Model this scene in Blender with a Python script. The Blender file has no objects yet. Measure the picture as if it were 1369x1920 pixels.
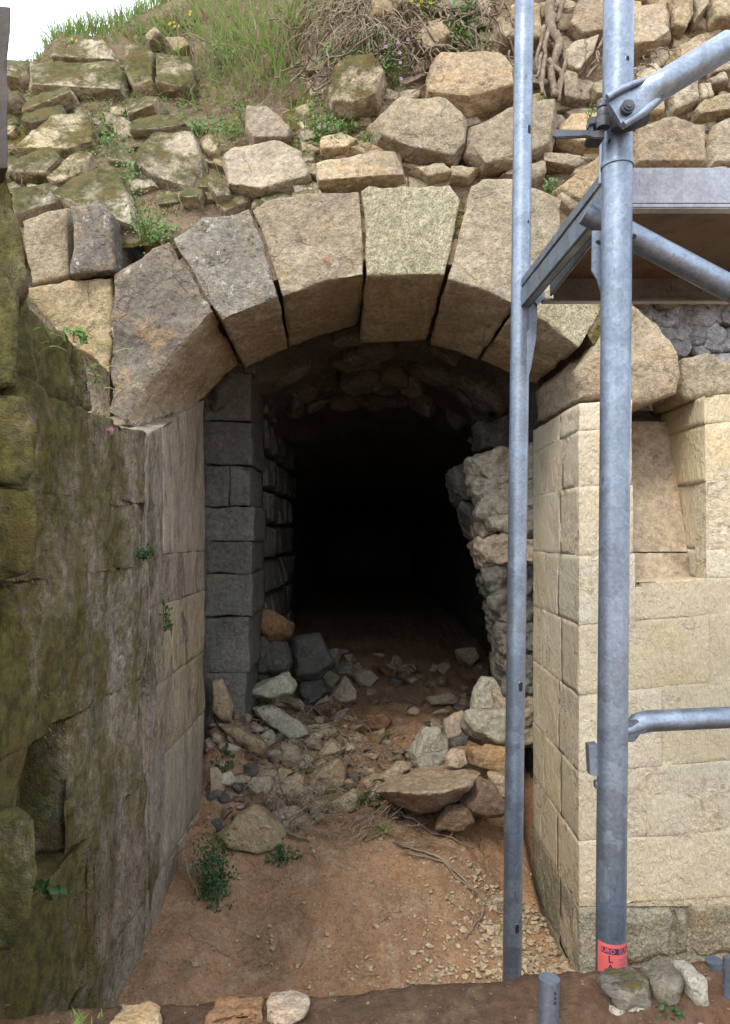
import bpy, bmesh, math, random
from mathutils import Vector, Matrix, noise
R = random.Random(11)
SC = bpy.context.scene
C = SC.collection

# ------------------------------------------------------------------ camera, sky, sun, exposure
CAMZ, FPX, CX, CY = 1.5, 1320.0, 684.5, 1000.0
cam = bpy.data.objects.new('camera', bpy.data.cameras.new('camera'))
C.objects.link(cam)
cam.location = (0, 0, CAMZ)
cam.rotation_euler = (math.radians(90), 0, 0)
cam.data.sensor_fit = 'AUTO'
cam.data.sensor_width = 36
cam.data.lens = 36 * FPX / 1920
cam.data.shift_y = 40 / 1920
cam.data.clip_start = 0.02
cam.data.clip_end = 500
SC.camera = cam

SUN_EL, SUN_AZ = math.radians(50), math.atan2(-0.40, -0.70)
w = bpy.data.worlds.new('World'); SC.world = w; w.use_nodes = True
nt = w.node_tree; bg = nt.nodes['Background']
sky = nt.nodes.new('ShaderNodeTexSky'); sky.sky_type = 'NISHITA'; sky.sun_disc = False
sky.sun_elevation = SUN_EL; sky.sun_rotation = SUN_AZ
mixn = nt.nodes.new('ShaderNodeMix'); mixn.data_type = 'RGBA'
mixn.inputs[0].default_value = 0.72
nt.links.new(sky.outputs[0], mixn.inputs[6])
mixn.inputs[7].default_value = (10.3, 10.9, 12.0, 1)          # bright thin cloud over the whole sky
nt.links.new(mixn.outputs[2], bg.inputs[0])
bg.inputs[1].default_value = 0.104
sl = bpy.data.lights.new('sun', 'SUN'); sl.energy = 1.05; sl.angle = math.radians(18); sl.color = (1.0, .92, .77)
sun = bpy.data.objects.new('sun', sl); C.objects.link(sun)
sd = Vector((math.sin(SUN_AZ) * math.cos(SUN_EL), math.cos(SUN_AZ) * math.cos(SUN_EL), math.sin(SUN_EL)))
sun.rotation_euler = sd.to_track_quat('Z', 'Y').to_euler()
sun.location = (-3, -3, 6)
vs = SC.view_settings
vs.view_transform = 'Standard'; vs.look = 'None'; vs.gamma = 1; vs.use_curve_mapping = False
vs.exposure = 1.6

# ------------------------------------------------------------------ helpers
def P(px, py, d):
    return Vector(((px - CX) / FPX * d, d, CAMZ + (CY - py) / FPX * d))

def PX(px, py, X):
    return P(px, py, FPX * X / (px - CX))

def lerp(a, b, t): return a + (b - a) * t
def clamp(t, a=0., b=1.): return max(a, min(b, t))
def sstep(a, b, t):
    t = clamp((t - a) / (b - a)); return t * t * (3 - 2 * t)
def interp(x, pts):
    if x <= pts[0][0]: return pts[0][1]
    for (a, va), (b, vb) in zip(pts, pts[1:]):
        if x <= b: return lerp(va, vb, (x - a) / (b - a))
    return pts[-1][1]
def fbm(p, o=4): return noise.fractal(p, 1.0, 2.1, o)

def tag(o, label=None, cat=None, group=None, kind=None):
    if label: o['label'] = label
    if cat: o['category'] = cat
    if group: o['group'] = group
    if kind: o['kind'] = kind
    return o

def thing(name, label, cat, loc=(0, 0, 0), group=None):
    o = bpy.data.objects.new(name, None); C.objects.link(o); o.location = loc
    o.empty_display_size = .1
    return tag(o, label, cat, group)

def obj(name, bm, mat, parent=None, smooth=True, sharp=0):
    me = bpy.data.meshes.new(name)
    bm.to_mesh(me); bm.free()
    if smooth: me.polygons.foreach_set('use_smooth', [True] * len(me.polygons))
    if smooth and mat.name.split(' ')[-1] in ('steel', 'metal', 'hollow'): me.set_sharp_from_angle(angle=math.radians(40))
    elif smooth and sharp: me.set_sharp_from_angle(angle=math.radians(sharp))
    me.materials.append(mat)
    o = bpy.data.objects.new(name, me); C.objects.link(o)
    if parent:
        o.parent = parent
        off = Vector(parent.location) if parent.parent is None else Vector((0, 0, 0))
        o.matrix_parent_inverse = Matrix.Translation(-off)
    return o

def roughen(bm, amp, freq, seed, aniso=(1, 1, 1), chip=0, frac=0):
    bmesh.ops.recalc_face_normals(bm, faces=bm.faces)
    bm.normal_update()
    S = Vector((seed * 7.13 % 91, seed * 3.71 % 83, seed * 5.3 % 77)); A = Vector(aniso)
    out = []
    for v in bm.verts:
        q = v.co * A
        h = amp * fbm(q * freq + S, 4) + amp * .35 * fbm(q * freq * 4.2 + S, 3)
        if frac:
            h += frac * (noise.voronoi(q * freq * .75 + S)[0][0] - .35) + frac * .45 * (noise.voronoi(q * freq * 2.1 + S)[0][0] - .35)
        if chip:
            n = noise.noise(q * freq * .8 - S)
            if n > .18: h -= chip * min(1, (n - .18) * 4)
        out.append(v.co + v.normal * h)
    for v, c in zip(bm.verts, out): v.co = c

def loft(F, B, seg=.02, r=.008, amp=.005, seed=0, freq=8, aniso=(1, 1, 1), chip=0, sseg=None, wob=.0035):
    """a stone with front outline F and back outline B, rounded worn arrises, uneven faces"""
    n = len(F); S = Vector((seed * 1.7, seed * 2.3, seed * 3.1))
    f, b = [], []
    for i in range(n):
        a, c = F[i], F[(i + 1) % n]; k = max(1, round((c - a).length / seg))
        for j in range(k):
            f.append(a.lerp(c, j / k)); b.append(B[i].lerp(B[(i + 1) % n], j / k))
    if wob:
        c_ = sum(f, Vector()) / len(f)
        f = [p + (c_ - p).normalized() * wob * (abs(fbm(p * 16 + S, 4)) * 1.6 + max(0, noise.noise(p * 7 - S) - .25) * 3) for p in f]
    M = len(f); cen = sum(f, Vector()) / M; cb = sum(b, Vector()) / M
    Rm = sum((x - cen).length for x in f) / M
    nr = max(2, int(Rm / seg))
    bd = [(b[i] - f[i]).normalized() for i in range(M)]
    tc = [(cen - f[i]).normalized() for i in range(M)]
    rr = [r * (.55 + 1.6 * max(0, noise.noise(f[i] * 11 + S) + .25)) for i in range(M)]
    loops = []
    for q in range(1, nr):
        s = q / nr
        loops.append([cen.lerp(f[i] + tc[i] * rr[i] * 1.6, s) for i in range(M)])
    loops.append([f[i] + tc[i] * rr[i] for i in range(M)])
    loops.append([f[i] + tc[i] * rr[i] * .3 + bd[i] * rr[i] * .3 for i in range(M)])
    loops.append([f[i] + bd[i] * rr[i] for i in range(M)])
    L = sum((b[i] - f[i]).length for i in range(M)) / M
    ns = max(1, int(L / (sseg or seg * 1.6)))
    for q in range(1, ns + 1):
        loops.append([(f[i] + bd[i] * rr[i]).lerp(b[i], q / ns) for i in range(M)])
    bm = bmesh.new()
    V = [[bm.verts.new(p) for p in lp] for lp in loops]
    c0 = bm.verts.new(cen); c1 = bm.verts.new(cb)
    for i in range(M):
        j = (i + 1) % M
        bm.faces.new((c0, V[0][i], V[0][j])); bm.faces.new((c1, V[-1][j], V[-1][i]))
        for a, c in zip(V, V[1:]): bm.faces.new((a[i], c[i], c[j], a[j]))
    roughen(bm, amp, freq, seed, aniso, chip)
    return bm

def soften(bm, off, seg, passes=5):
    if off > 0:
        bmesh.ops.bevel(bm, geom=list(bm.edges), offset=off, segments=1, affect='EDGES', clamp_overlap=True)
    bmesh.ops.triangulate(bm, faces=bm.faces)
    for _ in range(passes):
        es = [e for e in bm.edges if e.calc_length() > seg * 1.5]
        if not es or len(bm.verts) > 9000: break
        bmesh.ops.subdivide_edges(bm, edges=es, cuts=1)
        bmesh.ops.triangulate(bm, faces=[q for q in bm.faces if len(q.verts) > 3])

def hull(pts):
    bm = bmesh.new()
    for p in pts: bm.verts.new(p)
    res = bmesh.ops.convex_hull(bm, input=bm.verts)
    bmesh.ops.delete(bm, geom=[g for g in res['geom_interior'] if isinstance(g, bmesh.types.BMVert)], context='VERTS')
    loose = [v for v in bm.verts if not v.link_faces]
    if loose: bmesh.ops.delete(bm, geom=loose, context='VERTS')
    bmesh.ops.dissolve_limit(bm, angle_limit=.05, verts=bm.verts, edges=bm.edges)
    return bm

def hullstone(out, proud, depth, seed=0, seg=.014, amp=.006, freq=11, toward=None, bev=.0028, inset=.84, chip=.0, frac=.009):
    """an angular quarry stone whose widest outline is `out` (3D)"""
    r = random.Random(seed * 97 + 5)
    cen = sum(out, Vector()) / len(out)
    T = toward or Vector((0, -1, .12)).normalized()
    U = T.cross(Vector((0, 0, 1))).normalized(); Vv = U.cross(T); sz = max((p - cen).length for p in out)
    tu, tv = r.uniform(-.45, .45), r.uniform(-.75, .25)
    def K(p): return max(.25, 1 + (tu * (p - cen).dot(U) + tv * (p - cen).dot(Vv)) / sz)
    pts = []
    for p in out:
        pts.append(p + T * r.uniform(-.2, .12) * proud)
        q = cen.lerp(p, inset + r.uniform(-.12, .1)); pts.append(q + T * proud * K(q) * r.uniform(.86, 1.06))
        q = cen.lerp(p, .85 + r.uniform(-.1, .1)); pts.append(q - T * depth * r.uniform(.7, 1))
    for _ in range(2):
        q = cen.lerp(r.choice(out), r.uniform(0, .5)); pts.append(q + T * proud * K(q) * r.uniform(.98, 1.1))
    bm = hull(pts)
    soften(bm, bev, seg)
    roughen(bm, amp, freq, seed, chip=chip, frac=frac)
    return bm

def rockmesh(size, seed, seg=.02, amp=.006, n=13, bev=.002):
    r = random.Random(seed * 31 + 7); pts = []
    for _ in range(n):
        v = Vector((r.gauss(0, 1), r.gauss(0, 1), r.gauss(0, 1))).normalized() * r.uniform(.85, 1.05)
        pts.append(Vector((v.x * size[0], v.y * size[1], v.z * size[2])) * .5)
    bm = hull(pts)
    if seg:
        soften(bm, bev, seg); roughen(bm, amp, 12, seed, frac=amp)
    return bm

def add_bm(dst, src, M=None):
    mp = {}
    for v in src.verts: mp[v] = dst.verts.new(M @ v.co if M else v.co)
    for q in src.faces:
        try: dst.faces.new([mp[v] for v in q.verts])
        except ValueError: pass
    src.free()

def tube(bm, pts, rad, sides=6, cap=True):
    rings = []; n = len(pts)
    for i, p in enumerate(pts):
        t = (pts[min(i + 1, n - 1)] - pts[max(i - 1, 0)]).normalized()
        u = t.cross(Vector((0, 0, 1)) if abs(t.z) < .9 else Vector((1, 0, 0))).normalized(); v = t.cross(u)
        rd = rad[i] if isinstance(rad, (list, tuple)) else rad
        rings.append([bm.verts.new(p + (u * math.cos(a) + v * math.sin(a)) * rd)
                      for a in [2 * math.pi * k / sides for k in range(sides)]])
    for a, b in zip(rings, rings[1:]):
        for k in range(sides):
            j = (k + 1) % sides
            bm.faces.new((a[k], a[j], b[j], b[k]))
    if cap:
        bm.faces.new(rings[0][::-1]); bm.faces.new(rings[-1])

def wig(a, b, n, amp, seed, droop=0):
    S = Vector((seed * 3.3, seed * 1.9, seed * 7.7)); L = (b - a).length
    out = []
    for i in range(n + 1):
        t = i / n; p = a.lerp(b, t)
        o = noise.noise_vector(p * (2.2 / max(L, .05)) * 1.5 + S) * amp * math.sin(math.pi * min(1, t * 1.0) * .9 + .1)
        out.append(p + o + Vector((0, 0, -droop * 4 * t * (1 - t))))
    return out

def box(bm, a, b):
    x0, y0, z0 = a; x1, y1, z1 = b
    vs_ = [bm.verts.new(p) for p in ((x0, y0, z0), (x1, y0, z0), (x1, y1, z0), (x0, y1, z0), (x0, y0, z1), (x1, y0, z1), (x1, y1, z1), (x0, y1, z1))]
    for q in ((0, 3, 2, 1), (4, 5, 6, 7), (0, 1, 5, 4), (1, 2, 6, 5), (2, 3, 7, 6), (3, 0, 4, 7)):
        bm.faces.new([vs_[i] for i in q])

def bevbox(bm, a, b, r=.002, M=None):
    t = bmesh.new(); box(t, a, b)
    bmesh.ops.bevel(t, geom=list(t.edges), offset=r, segments=2, affect='EDGES')
    add_bm(bm, t, M)

# ------------------------------------------------------------------ materials
class G:
    def __init__(s, name):
        s.m = bpy.data.materials.new(name); s.m.use_nodes = True
        s.t = s.m.node_tree; s.N = s.t.nodes; s.L = s.t.links
        s.b = s.N['Principled BSDF']; s._v = None
    def set(s, sock, v):
        if hasattr(v, 'is_output') or isinstance(v, bpy.types.NodeSocket): s.L.new(v, sock)
        elif v is not None:
            if isinstance(v, (tuple, list)) and len(v) == 3 and sock.type == 'RGBA': v = (*v, 1)
            sock.default_value = v
    def n(s, t, ins=None, **kw):
        x = s.N.new(t)
        for k, v in kw.items(): setattr(x, k, v)
        for k, v in (ins or {}).items(): s.set(x.inputs[k], v)
        return x
    def vec(s):
        if s._v is None:
            g = s.n('ShaderNodeNewGeometry'); o = s.n('ShaderNodeObjectInfo')
            m = s.math('MULTIPLY', o.outputs['Random'], 37.0 * getattr(s, 'orand', 1.))
            s._v = s.n('ShaderNodeVectorMath', {0: g.outputs['Position'], 1: m}, operation='ADD').outputs[0]
            s.geo, s.oi = g, o
        return s._v
    def scaled(s, sc): return s.n('ShaderNodeVectorMath', {0: s.vec(), 1: sc}, operation='MULTIPLY').outputs[0]
    def noise(s, scale, detail=5, rough=.6, vec=None, dist=0):
        return s.n('ShaderNodeTexNoise', {'Vector': vec or s.vec(), 'Scale': scale, 'Detail': detail, 'Roughness': rough, 'Distortion': dist}).outputs[0]
    def voro(s, scale, feature='F1', vec=None, out=0):
        return s.n('ShaderNodeTexVoronoi', {'Vector': vec or s.vec(), 'Scale': scale}, feature=feature).outputs[out]
    def math(s, op, a, b=None, clamp=False):
        return s.n('ShaderNodeMath', {0: a, 1: b}, operation=op, use_clamp=clamp).outputs[0]
    def map(s, v, a, b, c=0., d=1., smooth=True):
        return s.n('ShaderNodeMapRange', {0: v, 1: a, 2: b, 3: c, 4: d}, interpolation_type='SMOOTHSTEP' if smooth else 'LINEAR').outputs[0]
    def mix(s, f, a, b, blend='MIX'):
        x = s.n('ShaderNodeMix', {0: f, 6: a, 7: b}, data_type='RGBA', blend_type=blend); return x.outputs[2]
    def bump(s, h, dist=.01, strength=1., normal=None):
        return s.n('ShaderNodeBump', {'Height': h, 'Distance': dist, 'Strength': strength, 'Normal': normal}).outputs[0]
    def out(s, col, rough=.9, normal=None, metal=0., spec=.25):
        s.set(s.b.inputs['Base Color'], col); s.set(s.b.inputs['Roughness'], rough)
        s.set(s.b.inputs['Metallic'], metal); s.set(s.b.inputs['Specular IOR Level'], spec)
        if normal is not None: s.set(s.b.inputs['Normal'], normal)
        return s.m

def stone_mat(name, A, B, Cc, D, ochre=.5, dark=.4, moss=0., mossz=.5, mosscol=((.045, .05, .012), (.13, .12, .03)),
              lichen=.3, pits=.5, bump=.014, stretch=None, tool=0., vary=.18, gscale=1.0, cracks=.45, soft=.06, orand=1., grain=1., fade=0.):
    g = G(name); g.orand = orand; g.vec()
    V = g.scaled(stretch) if stretch else g.vec()
    big = g.noise(3.2 * gscale, 5, .6, V); mid = g.noise(11 * gscale, 6, .65, V); fine = g.noise(55 * gscale, 6, .7, V)
    grit = g.noise(210, 3, .7)
    col = g.mix(g.map(big, .36, .62), A, B)
    col = g.mix(g.math('MULTIPLY', g.map(mid, .50, .66), ochre), col, Cc)
    m2 = g.noise(7 * gscale, 7, .7, V, .6)
    col = g.mix(g.math('MULTIPLY', g.map(m2, .52, .68), dark), col, D)
    col = g.mix(1., col, g.n('ShaderNodeCombineColor', {i: g.map(fine, .25, .75, 1 - .48 * grain, 1 + .42 * grain, False) for i in range(3)}).outputs[0], 'MULTIPLY')
    col = g.mix(.9, col, g.n('ShaderNodeCombineColor', {i: g.map(grit, .3, .7, 1 - .3 * grain, 1 + .28 * grain, False) for i in range(3)}).outputs[0], 'MULTIPLY')
    hs = g.n('ShaderNodeHueSaturation', {'Hue': g.map(g.oi.outputs['Random'], 0, 1, .492, .506, False),
             'Saturation': g.map(g.math('FRACT', g.math('MULTIPLY', g.oi.outputs['Random'], 7.3)), 0, 1, .8, 1.12, False),
             'Value': g.map(g.math('FRACT', g.math('MULTIPLY', g.oi.outputs['Random'], 13.7)), 0, 1, 1 - vary, 1 + vary, False), 'Color': col})
    col = hs.outputs[0]
    if lichen:
        lf = g.math('MULTIPLY', g.map(g.noise(26, 5, .75), .58, .64), lichen)
        lf = g.math('MULTIPLY', lf, g.map(g.noise(5, 3), .45, .6))
        col = g.mix(lf, col, (.42, .41, .37))
        bf = g.math('MULTIPLY', g.map(g.noise(36, 5, .75, g.scaled((1.1, .9, 1.3))), .57, .64), lichen * .85)
        col = g.mix(bf, col, (.055, .05, .042))
    wv = g.n('ShaderNodeVectorMath', {0: V, 1: g.n('ShaderNodeVectorMath', {0: g.n('ShaderNodeTexNoise', {'Vector': V, 'Scale': 9., 'Detail': 4.}).outputs[1], 1: (.16, .16, .16)}, operation='MULTIPLY').outputs[0]}, operation='ADD').outputs[0]
    ck = g.map(g.voro(5.5 * gscale, 'DISTANCE_TO_EDGE', wv), .003, .016, 1., 0.)
    ck = g.math('MULTIPLY', ck, g.math('MULTIPLY', g.map(g.noise(4.2, 3), .5, .6), cracks))
    col = g.mix(g.math('MULTIPLY', ck, .75), col, (.045, .038, .03))
    pit = g.map(g.voro(70, 'F1'), .0, .32)
    pitm = g.map(g.noise(16, 4, .6), .45, .6)
    h = g.math('ADD', g.math('MULTIPLY', mid, 1.2), g.math('MULTIPLY', fine, .55))
    h = g.math('ADD', h, g.math('MULTIPLY', grit, .12))
    h = g.math('ADD', h, g.math('MULTIPLY', g.math('MULTIPLY', pit, pitm), .35 * pits))
    if tool:
        tv = g.scaled((1, 1, .42))
        t1 = g.noise(85, 3, .55, tv, 1.3); t2 = g.noise(38, 3, .5, tv, 1.0)
        h = g.math('ADD', h, g.math('MULTIPLY', g.math('ADD', g.map(t1, .3, .7), g.map(t2, .3, .7)), tool))
    h = g.math('SUBTRACT', h, g.math('MULTIPLY', ck, .5))
    if moss:
        sep = g.n('ShaderNodeSeparateXYZ', {0: g.geo.outputs['Normal']})
        mf = g.math('ADD', g.noise(4.5, 6, .65, V), g.math('MULTIPLY', sep.outputs[2], mossz * .35))
        mf = g.math('ADD', mf, g.math('MULTIPLY', g.math('SUBTRACT', g.noise(38, 5, .75), .5), .45))
        if fade: mf = g.math('ADD', mf, g.map(g.n('ShaderNodeSeparateXYZ', {0: g.geo.outputs['Position']}).outputs[1], 1.5, 2.55, .06, -fade, False))
        mf = g.math('MULTIPLY', g.map(mf, .86 - soft - moss * .42, .86 + soft - moss * .42), .92)
        mc = g.mix(g.map(g.noise(26, 5, .7), .35, .65), mosscol[0], mosscol[1])
        mc = g.mix(g.math('MULTIPLY', g.map(g.noise(9, 4), .5, .65), .6), mc, (.15, .10, .028))
        col = g.mix(mf, col, mc)
        mh = g.noise(150, 4, .8)
        h = g.math('ADD', h, g.math('MULTIPLY', mf, g.math('MULTIPLY', mh, 1.1)))
    return g.out(col, .92, g.bump(h, bump, 1.), spec=.2)

M = {}
M['rubble'] = stone_mat('rubble limestone', (.365, .295, .19), (.275, .222, .148), (.37, .26, .13), (.125, .105, .085), ochre=.45, dark=.4, moss=.22, mossz=.45, lichen=.5)
M['rubbletop'] = stone_mat('mossy rubble limestone', (.38, .32, .215), (.29, .245, .165), (.35, .26, .12), (.12, .105, .08), ochre=.5, dark=.5, moss=.68, mossz=.75, lichen=.7, soft=.1)
M['grey'] = stone_mat('grey weathered rubble', (.26, .25, .245), (.19, .185, .185), (.33, .27, .19), (.085, .08, .08), ochre=.35, dark=.6, moss=.08, lichen=.6)
M['vous'] = stone_mat('arch limestone', (.34, .278, .178), (.265, .215, .138), (.34, .24, .11), (.12, .098, .072), ochre=.5, dark=.45, moss=.12, mossz=.2, lichen=.55, vary=.1)
M['soffit'] = stone_mat('lightened soffit limestone', (.37, .31, .215), (.30, .245, .165), (.34, .235, .13), (.17, .13, .095), ochre=.5, dark=.35, moss=0, lichen=.05, vary=.1, stretch=(1, .5, 1))  # clean tan stone, lightened to paint in light missing under the arch
M['vousclean'] = stone_mat('recut arch limestone', (.40, .36, .235), (.35, .31, .195), (.36, .27, .14), (.2, .18, .13), ochre=.3, dark=.25, moss=0, lichen=.12, tool=.35, vary=.06, cracks=.2)
M['vouslichen'] = stone_mat('lichen spotted limestone', (.265, .238, .19), (.19, .168, .13), (.31, .225, .11), (.08, .072, .062), ochre=.6, dark=.6, moss=.18, mossz=.4, lichen=1.0, vary=.08)
M['vousdark'] = stone_mat('sooty springer limestone', (.19, .16, .12), (.14, .12, .096), (.26, .18, .09), (.06, .055, .05), ochre=.75, dark=.6, moss=.04, mossz=.5, lichen=.8, vary=.05)
M['ashlar'] = stone_mat('tooled ashlar limestone', (.57, .495, .35), (.54, .46, .315), (.53, .405, .225), (.45, .37, .255), ochre=.35, dark=.22, moss=0, lichen=0, pits=.3, bump=.005, tool=.5, vary=.10, cracks=.0, grain=.22)
M['ashlarbase'] = stone_mat('damp base limestone', (.36, .32, .225), (.28, .26, .18), (.38, .29, .16), (.13, .13, .085), ochre=.4, dark=.55, moss=.16, mossz=.1, lichen=.2, tool=.3, vary=.1)
M['niche'] = stone_mat('smooth niche stone', (.44, .37, .265), (.36, .295, .205), (.42, .31, .18), (.17, .13, .092), ochre=.45, dark=.75, moss=0, lichen=0, pits=.2, bump=.003, vary=.05, gscale=.8, cracks=.3)  # brown stains, deepened to paint in the shade missing in the recess
M['mortar'] = stone_mat('sandy mortar', (.50, .42, .29), (.45, .37, .25), (.46, .35, .2), (.33, .27, .18), ochre=.3, dark=.4, lichen=0)
M['leftwall'] = stone_mat('dark mossy wall stone', (.30, .25, .185), (.225, .19, .145), (.31, .235, .155), (.11, .095, .08), ochre=.6, dark=.5, moss=1.06, mossz=.3,
                          mosscol=((.065, .065, .018), (.19, .17, .042)), lichen=.6, bump=.02, stretch=(1.4, 1.4, .8), vary=.05, soft=.15, orand=0., fade=.2)
M['leftjamb'] = stone_mat('worn jamb stone', (.33, .275, .195), (.27, .225, .155), (.215, .15, .085), (.075, .066, .055), ochre=.5, dark=.55, moss=.26, mossz=.2, lichen=.4,
                          mosscol=((.035, .038, .011), (.085, .08, .022)), bump=.008, stretch=(1.8, 1.8, .4), vary=.06)
M['leftmid'] = stone_mat('half mossy jamb stone', (.30, .25, .18), (.235, .195, .14), (.31, .23, .145), (.11, .095, .078), ochre=.6, dark=.65, moss=.5, mossz=.2, lichen=.5,
                          mosscol=((.04, .042, .013), (.10, .09, .024)), bump=.016, stretch=(1.6, 1.6, .6), vary=.04, soft=.16, orand=0.)
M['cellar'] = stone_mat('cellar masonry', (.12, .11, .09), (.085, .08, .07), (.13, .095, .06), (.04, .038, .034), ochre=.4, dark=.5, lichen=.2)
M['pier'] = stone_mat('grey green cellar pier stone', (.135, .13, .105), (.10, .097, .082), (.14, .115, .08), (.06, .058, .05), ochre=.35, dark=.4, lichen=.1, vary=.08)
M['rock'] = stone_mat('fallen limestone', (.34, .27, .175), (.27, .215, .14), (.36, .24, .115), (.14, .12, .095), ochre=.5, dark=.35, moss=.05, mossz=.3, lichen=.15, vary=.1)
M['rockochre'] = stone_mat('ochre limestone', (.36, .275, .175), (.28, .205, .125), (.36, .235, .11), (.16, .11, .07), ochre=.8, dark=.35, lichen=.2, vary=.08)
M['rockpale'] = stone_mat('pale grey limestone', (.36, .33, .25), (.29, .27, .205), (.34, .27, .16), (.17, .16, .13), ochre=.25, dark=.35, moss=.12, lichen=.35, vary=.08)
M['darkstone'] = stone_mat('dark stained edging stone', (.13, .115, .09), (.095, .085, .07), (.16, .115, .07), (.05, .045, .04), ochre=.4, dark=.5, moss=.1, lichen=.25, vary=.08)
M['rockbrown'] = stone_mat('brown fallen stone', (.20, .125, .07), (.16, .10, .06), (.24, .13, .06), (.08, .055, .04), ochre=.5, dark=.3, lichen=.05, vary=.06)

def earth_mat(name, A, B, Cc, peb=.5, moss=0.):
    g = G(name); g.vec()
    big = g.noise(2.6, 6, .62); mid = g.noise(13, 7, .7); fine = g.noise(75, 6, .75); grit = g.noise(260, 3, .7)
    col = g.mix(g.map(big, .36, .62), A, B)
    col = g.mix(g.math('MULTIPLY', g.map(mid, .48, .66), .7), col, Cc)
    col = g.mix(1., col, g.n('ShaderNodeCombineColor', {i: g.map(fine, .25, .75, .55, 1.4, False) for i in range(3)}).outputs[0], 'MULTIPLY')
    vd = g.voro(95, 'F1'); vc = g.voro(95, 'F1', out=1)
    sel = g.map(g.n('ShaderNodeSeparateColor', {0: vc}).outputs[0], .93 - peb * .25, .95 - peb * .25)
    pf = g.math('MULTIPLY', g.map(vd, .42, .30), sel)
    pc = g.mix(g.n('ShaderNodeSeparateColor', {0: vc}).outputs[1], (.36, .29, .20), (.20, .14, .09))
    col = g.mix(pf, col, pc)
    h = g.math('ADD', g.math('MULTIPLY', mid, 1.3), g.math('MULTIPLY', fine, .8))
    h = g.math('ADD', h, g.math('ADD', g.math('MULTIPLY', grit, .2), g.math('MULTIPLY', pf, .5)))
    if moss:
        mf = g.map(g.math('ADD', g.noise(4, 6, .7), g.math('MULTIPLY', g.math('SUBTRACT', g.noise(30, 4, .7), .5), .4)), .70 - moss * .3, .78 - moss * .3)
        col = g.mix(mf, col, g.mix(g.map(g.noise(25, 4), .4, .6), (.06, .065, .016), (.16, .13, .03)))
        h = g.math('ADD', h, g.math('MULTIPLY', mf, g.noise(140, 4, .8)))
    return g.out(col, .95, g.bump(h, .012, 1.), spec=.12)

M['soil'] = earth_mat('red brown soil', (.36, .21, .118), (.26, .158, .092), (.36, .26, .165), .75)
M['bank'] = earth_mat('dry bank soil', (.20, .145, .095), (.13, .092, .06), (.24, .19, .125), .6, .55)
M['darksoil'] = earth_mat('dark damp soil', (.11, .06, .036), (.065, .042, .028), (.14, .092, .058), -.2)  # darker tone paints in the dimmer exposure of the lower strip

def plain(name, cols, rough=.6, scale=20, sss=0., bump=0.):
    g = G(name); g.vec()
    c = g.mix(g.map(g.noise(scale, 4, .6), .3, .7), cols[0], cols[1])
    if len(cols) > 2: c = g.mix(g.math('MULTIPLY', g.map(g.noise(scale * 3.1, 4, .6), .5, .65), .8), c, cols[2])
    m = g.out(c, rough, g.bump(g.noise(scale * 6, 4), bump, 1.) if bump else None, spec=.3)
    if sss:
        t = g.n('ShaderNodeBsdfTranslucent', {'Color': c}); mx = g.n('ShaderNodeMixShader', {0: sss, 1: g.b.outputs[0], 2: t.outputs[0]})
        g.L.new(mx.outputs[0], g.N['Material Output'].inputs[0])
    return m
M['grass'] = plain('fresh grass', ((.15, .28, .05), (.23, .34, .085), (.32, .33, .13)), .55, 9, .35)
M['drygrass'] = plain('dry grass', ((.40, .34, .23), (.30, .25, .17), (.2, .165, .115)), .8, 14, .15)
M['leaf'] = plain('weed leaf', ((.08, .16, .03), (.13, .22, .05)), .45, 16, .3)
M['leafdark'] = plain('dark weed leaf', ((.025, .065, .018), (.045, .09, .025)), .5, 16, .25)
M['moss'] = plain('moss tuft', ((.07, .075, .016), (.16, .125, .025)), .9, 16, .1)
M['root'] = plain('ivy bark', ((.20, .155, .11), (.13, .10, .07), (.28, .23, .17)), .85, 25, 0, .004)
M['twig'] = plain('dry twig', ((.24, .19, .135), (.16, .12, .085)), .85, 25)
M['flower'] = plain('mauve petal', ((.33, .22, .42), (.42, .30, .5)), .6, 30, .3)
M['pink'] = plain('pink petal', ((.45, .22, .24), (.36, .16, .19)), .6, 90, .2)
M['yellow'] = plain('yellow petal', ((.6, .42, .04), (.5, .33, .03)), .6, 30, .2)
M['timber'] = plain('weathered timber', ((.06, .052, .047), (.04, .036, .034), (.075, .063, .054)), .8, 6, 0, .003)
M['ply'] = plain('brown plywood', ((.12, .075, .05), (.085, .055, .04), (.05, .035, .028)), .6, 7, 0, .001)
M['chip'] = plain('pale chippings', ((.36, .285, .185), (.24, .18, .115), (.42, .36, .26)), .9, 40)

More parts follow.
